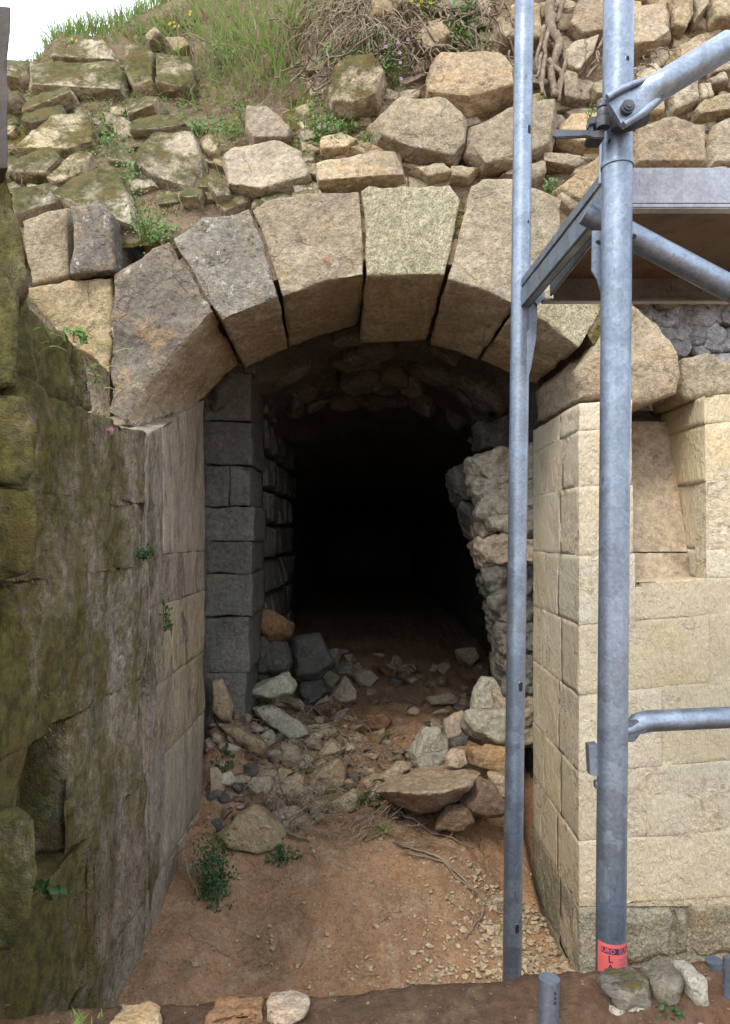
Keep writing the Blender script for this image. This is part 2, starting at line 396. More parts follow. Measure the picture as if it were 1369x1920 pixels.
def steel_mat(name, A, B, rough=.42, metal=.75, patch=.5):
    g = G(name); g.vec()
    tc = g.n('ShaderNodeNewGeometry').outputs['Position']
    n1 = g.n('ShaderNodeTexNoise', {'Vector': tc, 'Scale': 9., 'Detail': 5., 'Roughness': .65}).outputs[0]
    st = g.n('ShaderNodeVectorMath', {0: tc, 1: (55, 55, 3.5)}, operation='MULTIPLY').outputs[0]
    streak = g.n('ShaderNodeTexNoise', {'Vector': st, 'Scale': 1., 'Detail': 4.}).outputs[0]
    v = g.n('ShaderNodeTexVoronoi', {'Vector': tc, 'Scale': 26.})
    dv = g.n('ShaderNodeTexNoise', {'Vector': tc, 'Scale': 30., 'Detail': 2.}).outputs[1]
    vv = g.n('ShaderNodeVectorMath', {0: tc, 1: g.n('ShaderNodeVectorMath', {0: dv, 1: (.05, .05, .05)}, operation='MULTIPLY').outputs[0]}, operation='ADD').outputs[0]
    g.L.new(vv, v.inputs['Vector'])
    cell = g.n('ShaderNodeSeparateColor', {0: v.outputs['Color']}).outputs[0]
    col = g.mix(g.map(n1, .3, .7), A, B)
    col = g.mix(g.math('MULTIPLY', g.map(cell, .70, .75), patch * .45), col, tuple(min(1, c * 1.35) for c in A))
    col = g.mix(g.math('MULTIPLY', g.map(cell, .14, .10), patch * .3), col, tuple(c * .62 for c in B))
    col = g.mix(g.math('MULTIPLY', g.map(streak, .45, .7), .3), col, tuple(c * .7 for c in B))
    f2 = g.n('ShaderNodeTexNoise', {'Vector': tc, 'Scale': 120., 'Detail': 4., 'Roughness': .7}).outputs[0]
    col = g.mix(g.math('MULTIPLY', g.map(f2, .66, .72), .5), col, (.55, .52, .46))
    sc_ = g.n('ShaderNodeTexNoise', {'Vector': g.n('ShaderNodeVectorMath', {0: tc, 1: (90, 90, 25)}, operation='MULTIPLY').outputs[0], 'Scale': 1., 'Detail': 3.}).outputs[0]
    col = g.mix(g.math('MULTIPLY', g.map(sc_, .70, .74), .6), col, (.10, .095, .09))
    sp = g.n('ShaderNodeTexVoronoi', {'Vector': tc, 'Scale': 210.}); spc = g.n('ShaderNodeSeparateColor', {0: sp.outputs['Color']}).outputs[0]
    col = g.mix(.22, col, g.n('ShaderNodeCombineColor', {i: g.map(spc, 0, 1, .0, .55, False) for i in range(3)}).outputs[0], 'OVERLAY')
    cem = g.n('ShaderNodeTexNoise', {'Vector': tc, 'Scale': 42., 'Detail': 6., 'Roughness': .75}).outputs[0]
    cemm = g.math('MULTIPLY', g.map(cem, .64, .67), g.map(g.n('ShaderNodeTexNoise', {'Vector': tc, 'Scale': 4.}).outputs[0], .5, .6))
    col = g.mix(g.math('MULTIPLY', cemm, .75), col, (.36, .34, .29))
    rg = g.math('ADD', g.map(n1, .3, .7, -.08, .1), g.math('ADD', g.map(cell, .5, .6, 0, .08), rough))
    return g.out(col, rg, g.bump(g.math('ADD', f2, n1), .0006, .6), metal, .5)
M['steel'] = steel_mat('galvanised steel', (.24, .285, .345), (.165, .20, .25))
M['steeldark'] = steel_mat('aged galvanised steel', (.14, .165, .205), (.095, .115, .145), .45, .7, .3)
M['alu'] = steel_mat('deck rail metal', (.30, .30, .315), (.22, .22, .23), .38, .85, .15)
M['cast'] = steel_mat('cast coupler steel', (.11, .118, .13), (.075, .08, .09), .5, .7, .2)
M['hole'] = plain('dark tube hollow', ((.012, .012, .014), (.018, .018, .02)), .8)  # black patches paint in the shade inside slots and the transom groove
M['sticker'] = plain('red label film', ((.62, .13, .12), (.58, .11, .11)), .45, 30)
M['band'] = plain('navy label print', ((.035, .035, .075), (.04, .035, .08)), .45, 30)
M['smallprint'] = plain('grey label print', ((.30, .18, .16), (.26, .15, .14)), .5, 30)

# ------------------------------------------------------------------ ground
MID = [(-80, -1.5), (2.0, -1.5), (2.2, -1.465), (2.45, -1.385), (2.72, -1.238), (2.9, -1.185), (3.1, -1.125), (3.5, -1.035), (4, -.975), (5, -.875), (6.5, -.86), (8, -.86)]
RGT = [(-80, -1.5), (2.5, -1.5), (2.68, -1.44), (2.9, -1.31), (3.1, -1.2), (3.5, -1.06), (4, -.98), (5, -.88), (8, -.86)]
LFT = [(-80, -1.5), (1.6, -1.46), (2.1, -1.36), (2.4, -1.29), (2.75, -1.2), (3.05, -1.14), (3.5, -1.04), (4, -.97), (5, -.87), (8, -.85)]
def Gz(x, y, detail=True):
    a = sstep(.30, .62, x); b = sstep(-.34, -.64, x)
    z = interp(y, MID) * (1 - a) * (1 - b) + interp(y, RGT) * a + interp(y, LFT) * b * (1 - a)
    if -3 < x < 3 and y < 7:
        z -= .30 * math.exp(-((x - .735) / .045) ** 2) * sstep(2.45, 2.75, y) * (1 - sstep(3.0, 3.2, y))
        m = math.exp(-((x + .02) / .42) ** 2 - ((y - 2.62) / .25) ** 2); z += .06 * m - .05 * math.exp(-((x + .1) / .5) ** 2 - ((y - 3.02) / .12) ** 2)
        z += .24 * math.exp(-((x + .62) / .17) ** 2 - ((y - 3.28) / .20) ** 2) + .05 * math.exp(-((x + .25) / .3) ** 2 - ((y - 3.35) / .25) ** 2)
        if detail:
            p = Vector((x, y, 0)); k = sstep(2.0, 2.3, y)
            z += .034 * fbm(p * 3.1, 4) + (.015 + .012 * sstep(2.7, 3.0, y)) * fbm(p * 13 + Vector((3, 1, 2)), 4) + .007 * fbm(p * 48, 3); q_ = noise.voronoi(p * 17)[0][0]; z += .012 * max(0, noise.noise(p * 4 + Vector((9, 9, 9)))) * max(0, .45 - q_) * 2
    if y > 13 or abs(x) > 1.2:
        z = lerp(z, -1.5, max(sstep(14, 17, y), sstep(1.3, 3, abs(x))))
    return CAMZ + z
def hit(px, py, dmax=7.):
    d = 1.3; k = (CY - py) / FPX; kx = (px - CX) / FPX
    while d < dmax:
        if CAMZ + k * d < Gz(kx * d, d, False): return d
        d += .01
    return dmax
def axis(dense0, dense1, step, far, g=1.5):
    a = []; x = dense0
    while x < dense1: a.append(x); x += step
    s = step
    x = dense1
    while x < far: a.append(x); s *= g; x += s
    s = step; x = dense0; lo = []
    while x > -far: s *= g; x -= s; lo.append(x)
    return sorted(lo + a)
xs = axis(-.95, .95, .0125, 140); ys = axis(1.95, 3.6, .0125, 140, 1.055)
bm = bmesh.new()
grid = [[bm.verts.new((x, y, Gz(x, y))) for x in xs] for y in ys]
for r0, r1 in zip(grid, grid[1:]):
    for i in range(len(xs) - 1): bm.faces.new((r0[i], r0[i + 1], r1[i + 1], r1[i]))
tag(obj('soil', bm, M['soil']), 'red brown soil rising through the arch into the dark cellar', kind='structure')

# ------------------------------------------------------------------ foreground bank, made up along the lower edge to cover the post feet
def bank_top(x): return CAMZ + interp(x, [(-.8, -.695), (-.52, -.686), (.0, -.652), (.30, -.622), (.52, -.607), (1.5, -.57)])
def bank_z(x, y):
    t = bank_top(x)
    crest = t + .006 * fbm(Vector((x * 9, 3.3, 0)), 3)
    if y > 1.0: z = crest - (y - 1.0) * 1.9
    elif y > .93: z = crest - (1.0 - y) * .18
    else: z = crest - .0126 - (.93 - y) * .9
    p = Vector((x, y, 0))
    return max(z, .0) + .006 * fbm(p * 13, 4) + .004 * fbm(p * 50, 3)
bm = bmesh.new()
bx = [-1.3 + .0125 * i for i in range(int(3.2 / .0125))]; by = [.2 + .0125 * i for i in range(int(1.35 / .0125))]
grid = [[bm.verts.new((x, y, bank_z(x, y))) for x in bx] for y in by]
for r0, r1 in zip(grid, grid[1:]):
    for i in range(len(bx) - 1): bm.faces.new((r0[i], r0[i + 1], r1[i + 1], r1[i]))
tag(obj('added_soil_bank', bm, M['darksoil']), 'low bank of dark damp soil along the near edge of the trench', kind='structure')

# ------------------------------------------------------------------ earth bank above and behind the masonry
def skyline(px): return interp(px, [(-500, 135), (0, 128), (60, 118), (110, 72), (200, 60), (270, 30), (340, -8), (480, -60), (700, -140), (2300, -160)])
def Dtop(px, py):
    wl = sstep(700, 330, px)
    return 2.5 + max(0, 430 - py) / 400 * (.14 + .85 * wl)
bm = bmesh.new()
cols = [-500 + 16 * i for i in range(int(2700 / 16))]
rows = []
nrow = 46
def bp(px, t):
    sk = skyline(px)
    if t <= 1:
        py = lerp(470, sk, t); d = Dtop(px, py) + .022 - .022 * sstep(620, 420, px)
        p = P(px, py, d)
    else:
        p = P(px, sk, Dtop(px, sk) + .06); p.y += (t - 1) * 5; p.x *= 1 + (t - 1) * .4; p.z -= (t - 1) * .12
    q = p * 5
    p.y += .028 * fbm(q, 4) + .014 * fbm(q * 4, 3); p.z += .03 * fbm(q + Vector((5, 5, 5)), 4)
    return p
ts = [i / nrow for i in range(nrow + 1)] + [1.03, 1.08, 1.2, 1.5, 2, 3]
grid = [[bm.verts.new(bp(px, t)) for px in cols] for t in ts]
for r0, r1 in zip(grid, grid[1:]):
    for i in range(len(cols) - 1): bm.faces.new((r0[i], r0[i + 1], r1[i + 1], r1[i]))
tag(obj('earth_bank', bm, M['bank']), 'overgrown earth bank behind the ruined wall', kind='structure')

# ------------------------------------------------------------------ the stone arch
arch = thing('stone_arch', 'round arch of large weathered limestone voussoirs over the cellar mouth', 'arch', P(684, 600, 2.4))
FD, BD = 2.40, 3.05
def vous(name, F, back, mat, seed, amp=.006, chip=0, label=None, r=.007, soff='soffit'):
    f3 = [P(x, y, FD) for x, y in F]; b3 = []
    for i, p in enumerate(f3):
        if i in back:
            v = back[i]; b3.append(P(v[0], v[1], v[2] if len(v) > 2 else BD))
        else: b3.append(Vector((p.x, BD, p.z)))
    o = obj(name, loft(f3, b3, .016, r, amp, seed, 9, chip=chip * 1.8, wob=.003), mat, arch)
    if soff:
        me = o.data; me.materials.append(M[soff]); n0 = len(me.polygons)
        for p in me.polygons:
            if p.normal.y > -.72 and p.normal.z < .12: p.material_index = 1  # underside faces take the lightened tone in place of real light
    if label: o['label'] = label
    return o
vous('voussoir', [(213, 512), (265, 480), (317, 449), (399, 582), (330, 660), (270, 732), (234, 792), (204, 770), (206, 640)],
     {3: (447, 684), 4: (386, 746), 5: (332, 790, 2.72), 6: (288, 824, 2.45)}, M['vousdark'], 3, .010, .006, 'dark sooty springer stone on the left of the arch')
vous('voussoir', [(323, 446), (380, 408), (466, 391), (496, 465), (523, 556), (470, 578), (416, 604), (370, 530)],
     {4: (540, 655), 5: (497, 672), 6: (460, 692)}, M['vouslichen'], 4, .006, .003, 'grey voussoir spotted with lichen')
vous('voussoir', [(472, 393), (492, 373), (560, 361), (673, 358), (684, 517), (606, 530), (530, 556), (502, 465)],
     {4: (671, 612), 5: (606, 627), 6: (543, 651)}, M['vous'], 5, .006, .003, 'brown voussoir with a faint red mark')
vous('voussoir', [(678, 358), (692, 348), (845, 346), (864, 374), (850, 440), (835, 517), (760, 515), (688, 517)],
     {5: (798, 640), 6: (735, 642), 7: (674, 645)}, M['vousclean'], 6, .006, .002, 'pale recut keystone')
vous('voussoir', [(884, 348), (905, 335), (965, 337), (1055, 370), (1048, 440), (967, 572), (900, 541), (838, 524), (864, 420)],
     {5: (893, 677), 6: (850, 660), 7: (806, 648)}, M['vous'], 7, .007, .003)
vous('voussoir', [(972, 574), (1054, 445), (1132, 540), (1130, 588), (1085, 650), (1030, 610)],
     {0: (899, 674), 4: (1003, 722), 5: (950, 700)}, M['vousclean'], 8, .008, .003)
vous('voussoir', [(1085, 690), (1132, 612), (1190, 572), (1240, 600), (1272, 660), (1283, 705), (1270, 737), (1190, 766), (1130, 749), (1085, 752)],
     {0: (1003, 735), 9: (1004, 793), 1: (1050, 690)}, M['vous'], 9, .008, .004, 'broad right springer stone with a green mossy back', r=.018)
# mortar that fills the joints, set back from the faces
bm = bmesh.new()
ring = []
for (fx, fy, gx, gy) in [(300, 700, 370, 775), (410, 585, 452, 680), (470, 562, 500, 655), (600, 515, 606, 610), (760, 500, 735, 625), (900, 525, 850, 645), (975, 560, 899, 660), (1085, 635, 1004, 712), (1110, 680, 1010, 740)]:
    a = P(fx, fy, FD + .010); b = P(gx, gy, BD - .03); o_ = (a - P(690, 1000, FD)).normalized(); a += o_ * .035; b += o_ * .05; c = a + (a - P(690, 1000, FD)).normalized() * .19; e = b + (a - P(690, 1000, FD)).normalized() * .26
    ring.append([bm.verts.new(q) for q in (a, b, e, c)])
for q, r_ in zip(ring, ring[1:]):
    for k in range(4): bm.faces.new((q[k], q[(k + 1) % 4], r_[(k + 1) % 4], r_[k]))
obj('mortar', bm, M['bank'], arch, False)
# faint red painted scribble on the third voussoir
bm = bmesh.new()
tube(bm, [P(x, y, FD - .008) for x, y in ((606, 484), (613, 491), (611, 481), (619, 488), (612, 496), (621, 494))], .0022, 5)
obj('paint_mark', bm, plain('faded red paint', ((.42, .12, .06), (.36, .12, .07)), .8), arch)

# ------------------------------------------------------------------ ruined rubble wall above the arch
rub = thing('rubble_wall', 'ruined rubble stone wall above the arch, leaning back into the bank', 'wall', P(760, 340, 2.5))
def rstone(px, seed, mat='rubble', proud=.045, depth=.14, dd=0., parent=None, name='stone', seg=.0105, amp=.006, grow=1.06, inset=.88, bev=.0018):
    cx = sum(p[0] for p in px) / len(px); cy = sum(p[1] for p in px) / len(px)
    D0 = Dtop(cx, cy) + dd
    out = []
    for x, y in px:
        x = cx + (x - cx) * grow; y = cy + (y - cy) * grow
        out.append(P(x, y, D0 + (Dtop(x, y) - Dtop(cx, cy)) * .5))
    return obj(name, hullstone(out, proud, depth, seed, seg, amp, bev=bev, inset=inset, chip=.002), M[mat], parent or rub, True, 42)
W = [
 [(820, 110), (940, 108), (958, 145), (962, 185), (875, 212), (800, 195), (805, 150)],
 [(695, 240), (750, 200), (835, 200), (872, 225), (866, 280), (850, 310), (765, 297), (705, 277)],
 [(875, 295), (885, 245), (965, 210), (1037, 200), (1040, 240), (1030, 290), (965, 320), (905, 325)],
 [(598, 325), (680, 302), (750, 293), (757, 345), (700, 350), (600, 358)],
 [(780, 50), (830, 45), (845, 85), (810, 108), (782, 95)],
 [(925, 40), (985, 12), (1010, 20), (1012, 95), (935, 95)],
 [(1065, 60), (1080, 10), (1132, 0), (1145, 70), (1085, 85)],
 [(1170, 20), (1250, 5), (1255, 75), (1215, 100), (1170, 105)],
 [(1256, 0), (1288, 0), (1292, 40), (1275, 70), (1256, 60)],
 [(1292, -12), (1317, -10), (1320, 30), (1297, 55)],
 [(1322, -20), (1400, -25), (1410, 50), (1330, 55)],
 [(1055, 110), (1070, 90), (1115, 85), (1105, 115), (1080, 145), (1053, 135)],
 [(1050, 145), (1080, 145), (1083, 195), (1052, 197)],
 [(1107, 165), (1132, 155), (1140, 195), (1110, 197)],
 [(1185, 135), (1225, 128), (1232, 165), (1185, 172)],
 [(1247, 190), (1285, 155), (1303, 150), (1300, 200), (1255, 225)],
 [(1305, 170), (1322, 170), (1325, 195), (1308, 200)],
 [(1322, 155), (1350, 147), (1352, 170), (1330, 172)],
 [(1295, 220), (1310, 197), (1390, 182), (1395, 213), (1300, 232)],
 [(1180, 252), (1260, 230), (1315, 245), (1322, 317), (1180, 322)],
 [(1327, 280), (1340, 240), (1380, 225), (1450, 240), (1450, 320), (1325, 320)],
 [(1052, 235), (1070, 222), (1132, 220), (1135, 288), (1075, 287), (1042, 270)],
 [(1040, 362), (1085, 330), (1125, 300), (1160, 310), (1150, 380), (1080, 390)],
 [(935, 337), (965, 322), (1020, 315), (1015, 335), (1000, 348)],
 [(770, 322), (830, 318), (850, 335), (800, 343)],
 [(840, 322), (900, 325), (875, 345), (845, 340)],
 [(1010, 300), (1060, 295), (1105, 305), (1080, 325), (1015, 318)],
 [(600, 272), (640, 256), (668, 272), (650, 290), (606, 292)],
 [(650, 290), (690, 278), (720, 292), (690, 302)],
 [(690, 5), (760, 0), (735, 42), (695, 48)],
 [(1195, 178), (1240, 176), (1238, 222), (1195, 228)],
 [(1320, 120), (1372, 95), (1385, 140), (1330, 148)],
 [(1265, 90), (1310, 78), (1316, 118), (1270, 128)],
]
for i, px in enumerate(W): rstone(px, 20 + i, 'rubble', .055 if i < 4 else .04, .16, -.02 if i < 3 else 0)
T = [
 ([(422, 310), (440, 296), (520, 272), (565, 290), (582, 345), (550, 362), (495, 374), (435, 367)], 'rubble'),
 ([(262, 290), (300, 270), (368, 265), (386, 310), (381, 350), (350, 367), (290, 347), (258, 320)], 'rubbletop'),
 ([(383, 272), (400, 270), (420, 290), (410, 307), (388, 295)], 'rubbletop'),
 ([(465, 218), (505, 215), (550, 255), (540, 275), (480, 277), (465, 255)], 'rubble'),
 ([(42, 298), (60, 270), (110, 230), (165, 222), (180, 260), (178, 280), (140, 298), (85, 303)], 'rubbletop'),
 ([(52, 212), (85, 185), (135, 175), (148, 195), (100, 216), (55, 227)], 'rubbletop'),
 ([(58, 188), (65, 130), (135, 126), (220, 130), (240, 148), (235, 190), (150, 184)], 'rubbletop'),
 ([(108, 128), (160, 93), (200, 90), (220, 112), (228, 130), (160, 132)], 'rubbletop'),
 ([(240, 95), (262, 90), (292, 112), (298, 178), (262, 192), (244, 150)], 'rubbletop'),
 ([(295, 110), (360, 118), (372, 165), (345, 185), (300, 180)], 'rubbletop'),
 ([(612, 195), (622, 140), (650, 118), (700, 128), (722, 160), (706, 205), (660, 218), (622, 210)], 'rubbletop'),
 ([(18, 312), (70, 302), (112, 294), (130, 318), (100, 346), (20, 338)], 'rubbletop'),
 ([(95, 347), (150, 302), (182, 310), (160, 345), (120, 355)], 'rubbletop'),
 ([(55, 225), (120, 210), (128, 232), (70, 255), (50, 250)], 'rubbletop'),
 ([(10, 190), (40, 178), (52, 200), (30, 215), (8, 212)], 'rubbletop'),
 ([(20, 125), (60, 118), (64, 160), (45, 170), (20, 165)], 'rubbletop'),
 ([(240, 205), (280, 195), (310, 200), (300, 225), (250, 235)], 'rubbletop'),
 ([(245, 245), (290, 228), (340, 232), (362, 252), (310, 265), (255, 262)], 'rubbletop'),
 ([(338, 372), (360, 366), (388, 372), (380, 392), (345, 390)], 'rubbletop'),
 ([(315, 92), (350, 85), (362, 100), (335, 112)], 'rubble'),
 ([(278, 78), (300, 70), (308, 85), (285, 92)], 'rubble'),
 ([(100, 382), (140, 345), (200, 320), (238, 345), (252, 395), (258, 440), (220, 432), (190, 390)], 'rubbletop'),
 ([(28, 400), (40, 372), (105, 362), (140, 372), (120, 396), (40, 420)], 'rubbletop'),
 ([(400, 365), (430, 362), (440, 380), (410, 388)], 'rubbletop'),
]
for i, (px, m) in enumerate(T): rstone(px, 70 + i, m, .06, .2, -.03)
def shard(x, y, a, b):
    an = R.gauss(0, .22); c, s_ = math.cos(an), math.sin(an)
    q = [(-a, -b * R.uniform(.5, 1)), (-a * R.uniform(-.2, .5), -b * R.uniform(.9, 1.15)), (a, -b * R.uniform(.3, 1)), (a * R.uniform(.7, 1.1), b * R.uniform(.4, 1)), (-a * R.uniform(.5, 1), b)]
    return [(x + c * u - s_ * v, y + s_ * u + c * v) for u, v in q]
# small packing stones between the big ones
occupied = W + [t[0] for t in T]
def inside(x, y, poly):
    c = False; n = len(poly)
    for i in range(n):
        x1, y1 = poly[i]; x2, y2 = poly[(i + 1) % n]
        if (y1 > y) != (y2 > y) and x < (x2 - x1) * (y - y1) / (y2 - y1) + x1: c = not c
    return c
k = 0
for gy in range(-30, 372, 27):
    for gx in range(590, 1640, 46):
        x = gx + R.uniform(-12, 12); y = gy + R.uniform(-9, 9)
        if any(inside(x, y, q) for q in occupied): continue
        if x < 800 and y < 120: continue
        if 860 < x < 1060 and y > 320: continue
        k += 1
        px = shard(x, y, R.uniform(16, 34), R.uniform(7, 15))
        rstone(px, 200 + k, 'rubble', .022, .1, .035, seg=.014, amp=.005, bev=.001)
for gy in range(110, 400, 25):
    for gx in range(15, 610, 52):
        x = gx + R.uniform(-14, 14); y = gy + R.uniform(-9, 9)
        if any(inside(x, y, q) for q in occupied) or y < skyline(x) + 16: continue
        if x > 300 and y < 262: continue
        if 235 < x < 420 and y > 380: continue
        k += 1
        px = shard(x, y, R.uniform(14, 34), R.uniform(7, 15))
        rstone(px, 600 + k, 'rubbletop', .03, .1, .0, seg=.014, amp=.006, bev=.001)
# grey rough core exposed behind the scaffold deck
for gy in range(545, 700, 27):
    for gx in range(1205, 1640, 34):
        x = gx + R.uniform(-9, 9); y = gy + R.uniform(-7, 7)
        if y > 655 and x < 1330: continue
        ww, hh = R.uniform(22, 34), R.uniform(17, 25)
        px = [(x + ww * math.cos(a) * R.uniform(.75, 1.1), y + hh * math.sin(a) * R.uniform(.75, 1.1)) for a in [2 * math.pi * j / 7 for j in range(7)]]
        k += 1; rstone(px, 300 + k, 'grey', .022, .12, .18, seg=.011, amp=.014)
for gy in range(345, 560, 44):            # rubble that the deck hides from here
    for gx in range(1085, 1640, 62):
        x = gx + R.uniform(-12, 12); y = gy + R.uniform(-8, 8)
        if x < 1150 and y > 420: continue
        px = [(x + 36 * math.cos(a) * R.uniform(.75, 1.1), y + 26 * math.sin(a) * R.uniform(.75, 1.1)) for a in [2 * math.pi * j / 6 for j in range(6)]]
        k += 1; rstone(px, 400 + k, 'rubble', .04, .14, .03, seg=.03, amp=.006)
bm = bmesh.new()
box(bm, P(1195, 770, 2.72), P(1720, 330, 2.72) + Vector((0, .5, 0)))
obj('core', bm, M['grey'], rub, False)
bm = bmesh.new()
box(bm, P(-420, 1150, 2.62), P(206, 430, 2.62) + Vector((0, .5, 0)))
obj('core', bm, M['leftwall'], rub, False)
# stones at the left, level with the arch
def fstone(F, d, depth, mat, seed, amp=.007, r=.012, parent=None, name='stone', chip=.003, seg=.018, dx=0):
    f3 = [P(x, y, d) for x, y in F]
    return obj(name, loft(f3, [p + Vector((dx, depth, 0)) for p in f3], seg, r, amp, seed, 8, chip=chip), M[mat], parent or rub)
fstone([(38, 410), (128, 384), (131, 516), (60, 534), (44, 470)], 2.44, .5, 'vous', 501)
fstone([(132, 384), (186, 379), (206, 393), (214, 508), (130, 516)], 2.38, .5, 'vousdark', 502, .010)
fstone([(42, 540), (128, 522), (210, 518), (212, 640), (206, 700), (120, 640)], 2.42, .4, 'vous', 503, .012)
fstone([(1276, 668), (1330, 656), (1385, 684), (1400, 735), (1290, 752), (1279, 742)], 2.46, .3, 'vous', 504, .008, .016)
fstone([(1387, 668), (1500, 650), (1520, 730), (1402, 738)], 2.48, .3, 'vous', 505, .008, .016)

# ------------------------------------------------------------------ right ashlar wall with its reveal and niche
ash = thing('ashlar_wall', 'pale cream dressed limestone wall with a square niche, right of the arch', 'wall', P(1200, 1780, 2.45))
rowsY = [(755, 738), (808, 792), (912, 902), (1042, 1029), (1172, 1150), (1303, 1276), (1449, 1426), (1578, 1557), (1702, 1681), (1845, 1806)]
def yat(k, x):
    a, b = rowsY[k]; return a + (b - a) * (x - 1085) / 284
def DF(x): return 2.40
JX = (1085 - CX) / FPX * 2.40            # plane of the reveal
def fblock(x0, x1, k=None, ys=None, depth=.26, seed=0, mat='ashlar', name='block', back=None, gap=.3, amp=.0035, r=.002):
    if ys: (a0, a1), (b0, b1) = ys
    else: a0, a1, b0, b1 = yat(k, x0), yat(k, x1), yat(k + 1, x0), yat(k + 1, x1)
    x0 += gap; x1 -= gap; a0 += gap; a1 += gap; b0 -= gap; b1 -= gap
    F = [P(x0, a0, DF(x0)), P(x1, a1, DF(x1)), P(x1, b1, DF(x1)), P(x0, b0, DF(x0))]
    return obj(name, loft(F, [Vector((p.x, (back or p.y + depth), p.z)) for p in F], .017, r, amp, seed, 7, chip=.0012, wob=.0012), M[mat], ash)
JD = [2.64, 2.60, 2.63, 2.66, 2.61, 2.65, 2.62, 2.67, 2.63]
JD2 = [None, 2.88, None, 2.86, 2.90, None, 2.87, 2.92, 2.85]
cornerR = [1186, 1186, 1188, 1192, 1176, 1160, 1212, 1160, 1158]
s = 600
for k in range(9):
    mat = 'ashlarbase' if k == 8 else 'ashlar'
    s += 1; fblock(1085, cornerR[k], k, seed=s, back=JD[k], name='quoin', mat=mat, r=.0045)
    # reveal blocks behind the quoin, on the plane x = JX
    zt = P(1085, rowsY[k][0] + .75, 2.40).z; zb = P(1085, rowsY[k + 1][0] - .75, 2.40).z
    cuts = [JD[k]] + ([JD2[k]] if JD2[k] else []) + [3.05]
    for a, b in zip(cuts, cuts[1:]):
        s += 1
        F = [Vector((JX, y, z)) for y, z in ((b - .002, zt), (a + .0012, zt), (a + .0012, zb), (b - .002, zb))]
        obj('block', loft(F, [p + Vector((.25, 0, 0)) for p in F], .018, .0015, .0025, s, 7, wob=.0005), M[mat], ash)
plan = [(0, [1320, 1440, 1580, 1720]), (1, [1322, 1420, 1560, 1720]), (2, [1325, 1450, 1590, 1720]),
        (4, [1176, 1330, 1450, 1600, 1720]), (5, [1160, 1240, 1440, 1560, 1720]), (6, [1212, 1425, 1590, 1720]), (7, [1160, 1440, 1600, 1720])]
for k, xs_ in plan:
    for a, b in zip(xs_, xs_[1:]):
        s += 1; fblock(a, b, k, seed=s, depth=.37 if k < 3 else .26)
s += 1; fblock(1192, 1440, ys=((1091, 1079), (yat(4, 1192), yat(4, 1440))), seed=s)
s += 1; fblock(1324, 1440, ys=((yat(3, 1324), yat(3, 1440)), (1085, 1079)), seed=s, depth=.37)
s += 1; fblock(1440, 1580, 3, seed=s)
s += 1; fblock(1580, 1720, 3, seed=s)
# rounded base stones
for F, sd_ in (([(1162, 1704), (1258, 1700), (1266, 1730), (1262, 1800), (1235, 1806), (1180, 1812)], 651), ([(1266, 1700), (1288, 1700), (1294, 1795), (1270, 1796)], 652),
               ([(1292, 1698), (1405, 1690), (1410, 1796), (1310, 1796), (1297, 1780)], 653), ([(1412, 1690), (1520, 1685), (1520, 1800), (1415, 1800)], 654),
               ([(1522, 1685), (1640, 1680), (1640, 1800), (1525, 1800)], 655)):
    fstone(F, DF(F[0][0]) - .004, .2, 'ashlarbase', sd_, .008, .022, ash, 'block')
# core of mortar behind the face, left open at the niche
NX0, NX1 = P(1184, 0, 2.40).x, P(1321, 0, 2.40).x
zt, zn, zb = P(1085, 762, 2.4).z, P(1085, 1090, 2.40).z, -.12
bm = bmesh.new()
box(bm, (JX + .012, 2.43, zb), (NX0 - .012, 3.04, zt))
box(bm, (NX0 - .0119, 2.48, zb), (NX1 + .014, 3.04, zn - .012))
box(bm, (NX1 + .0141, 2.48, zb), (2.0, 3.04, zt))
box(bm, (NX0 - .0118, 2.80, zn - .0119), (NX1 + .014, 3.04, zt))
obj('mortar', bm, M['mortar'], ash, False)
zf = P(0, 1700, 2.4).z
# joint mortar just behind the arrises
bm = bmesh.new(); box(bm, (JX + .012, 2.409, zb), (2.0, 2.4299, zf)); obj('footing_mortar', bm, M['ashlarbase'], ash, False)
bm = bmesh.new()
box(bm, (JX + .0012, 2.4014, zf + .001), (NX0 - .006, 2.4299, zt - .012))
box(bm, (NX0 - .0059, 2.4015, zf + .001), (NX1 + .006, 2.4799, zn - .02))
box(bm, (NX1 + .0061, 2.4016, zf + .001), (2.0, 2.4799, zt - .012))
box(bm, (JX + .0011, 2.4301, zb), (JX + .0119, 3.03, zt - .012))
obj('pointing', bm, M['mortar'], ash, False)
# niche back, leaning deeper towards the top
def nb(x0, y0, x1, y1, d0, d1, seed, mat='niche'):
    F = [P(x0, y0, d0), P(x1, y0, d0), P(x1, y1, d1), P(x0, y1, d1)]
    return obj('niche_back', loft(F, [Vector((p.x, p.y + .06, p.z)) for p in F], .018, .003, .0025, seed, 5), M[mat], ash)
X0, X1 = NX0 - .004, NX1 + .008
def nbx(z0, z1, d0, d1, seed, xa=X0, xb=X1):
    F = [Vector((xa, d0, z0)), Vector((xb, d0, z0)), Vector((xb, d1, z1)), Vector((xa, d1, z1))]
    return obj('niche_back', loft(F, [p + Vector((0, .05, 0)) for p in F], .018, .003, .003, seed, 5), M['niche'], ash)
zc = P(0, 1036, 2.52).z
nbx(P(0, 790, 2.70).z, zc + .0005, 2.70, 2.535, 661); nbx(zc - .0005, zn - .03, 2.5345, 2.50, 662)

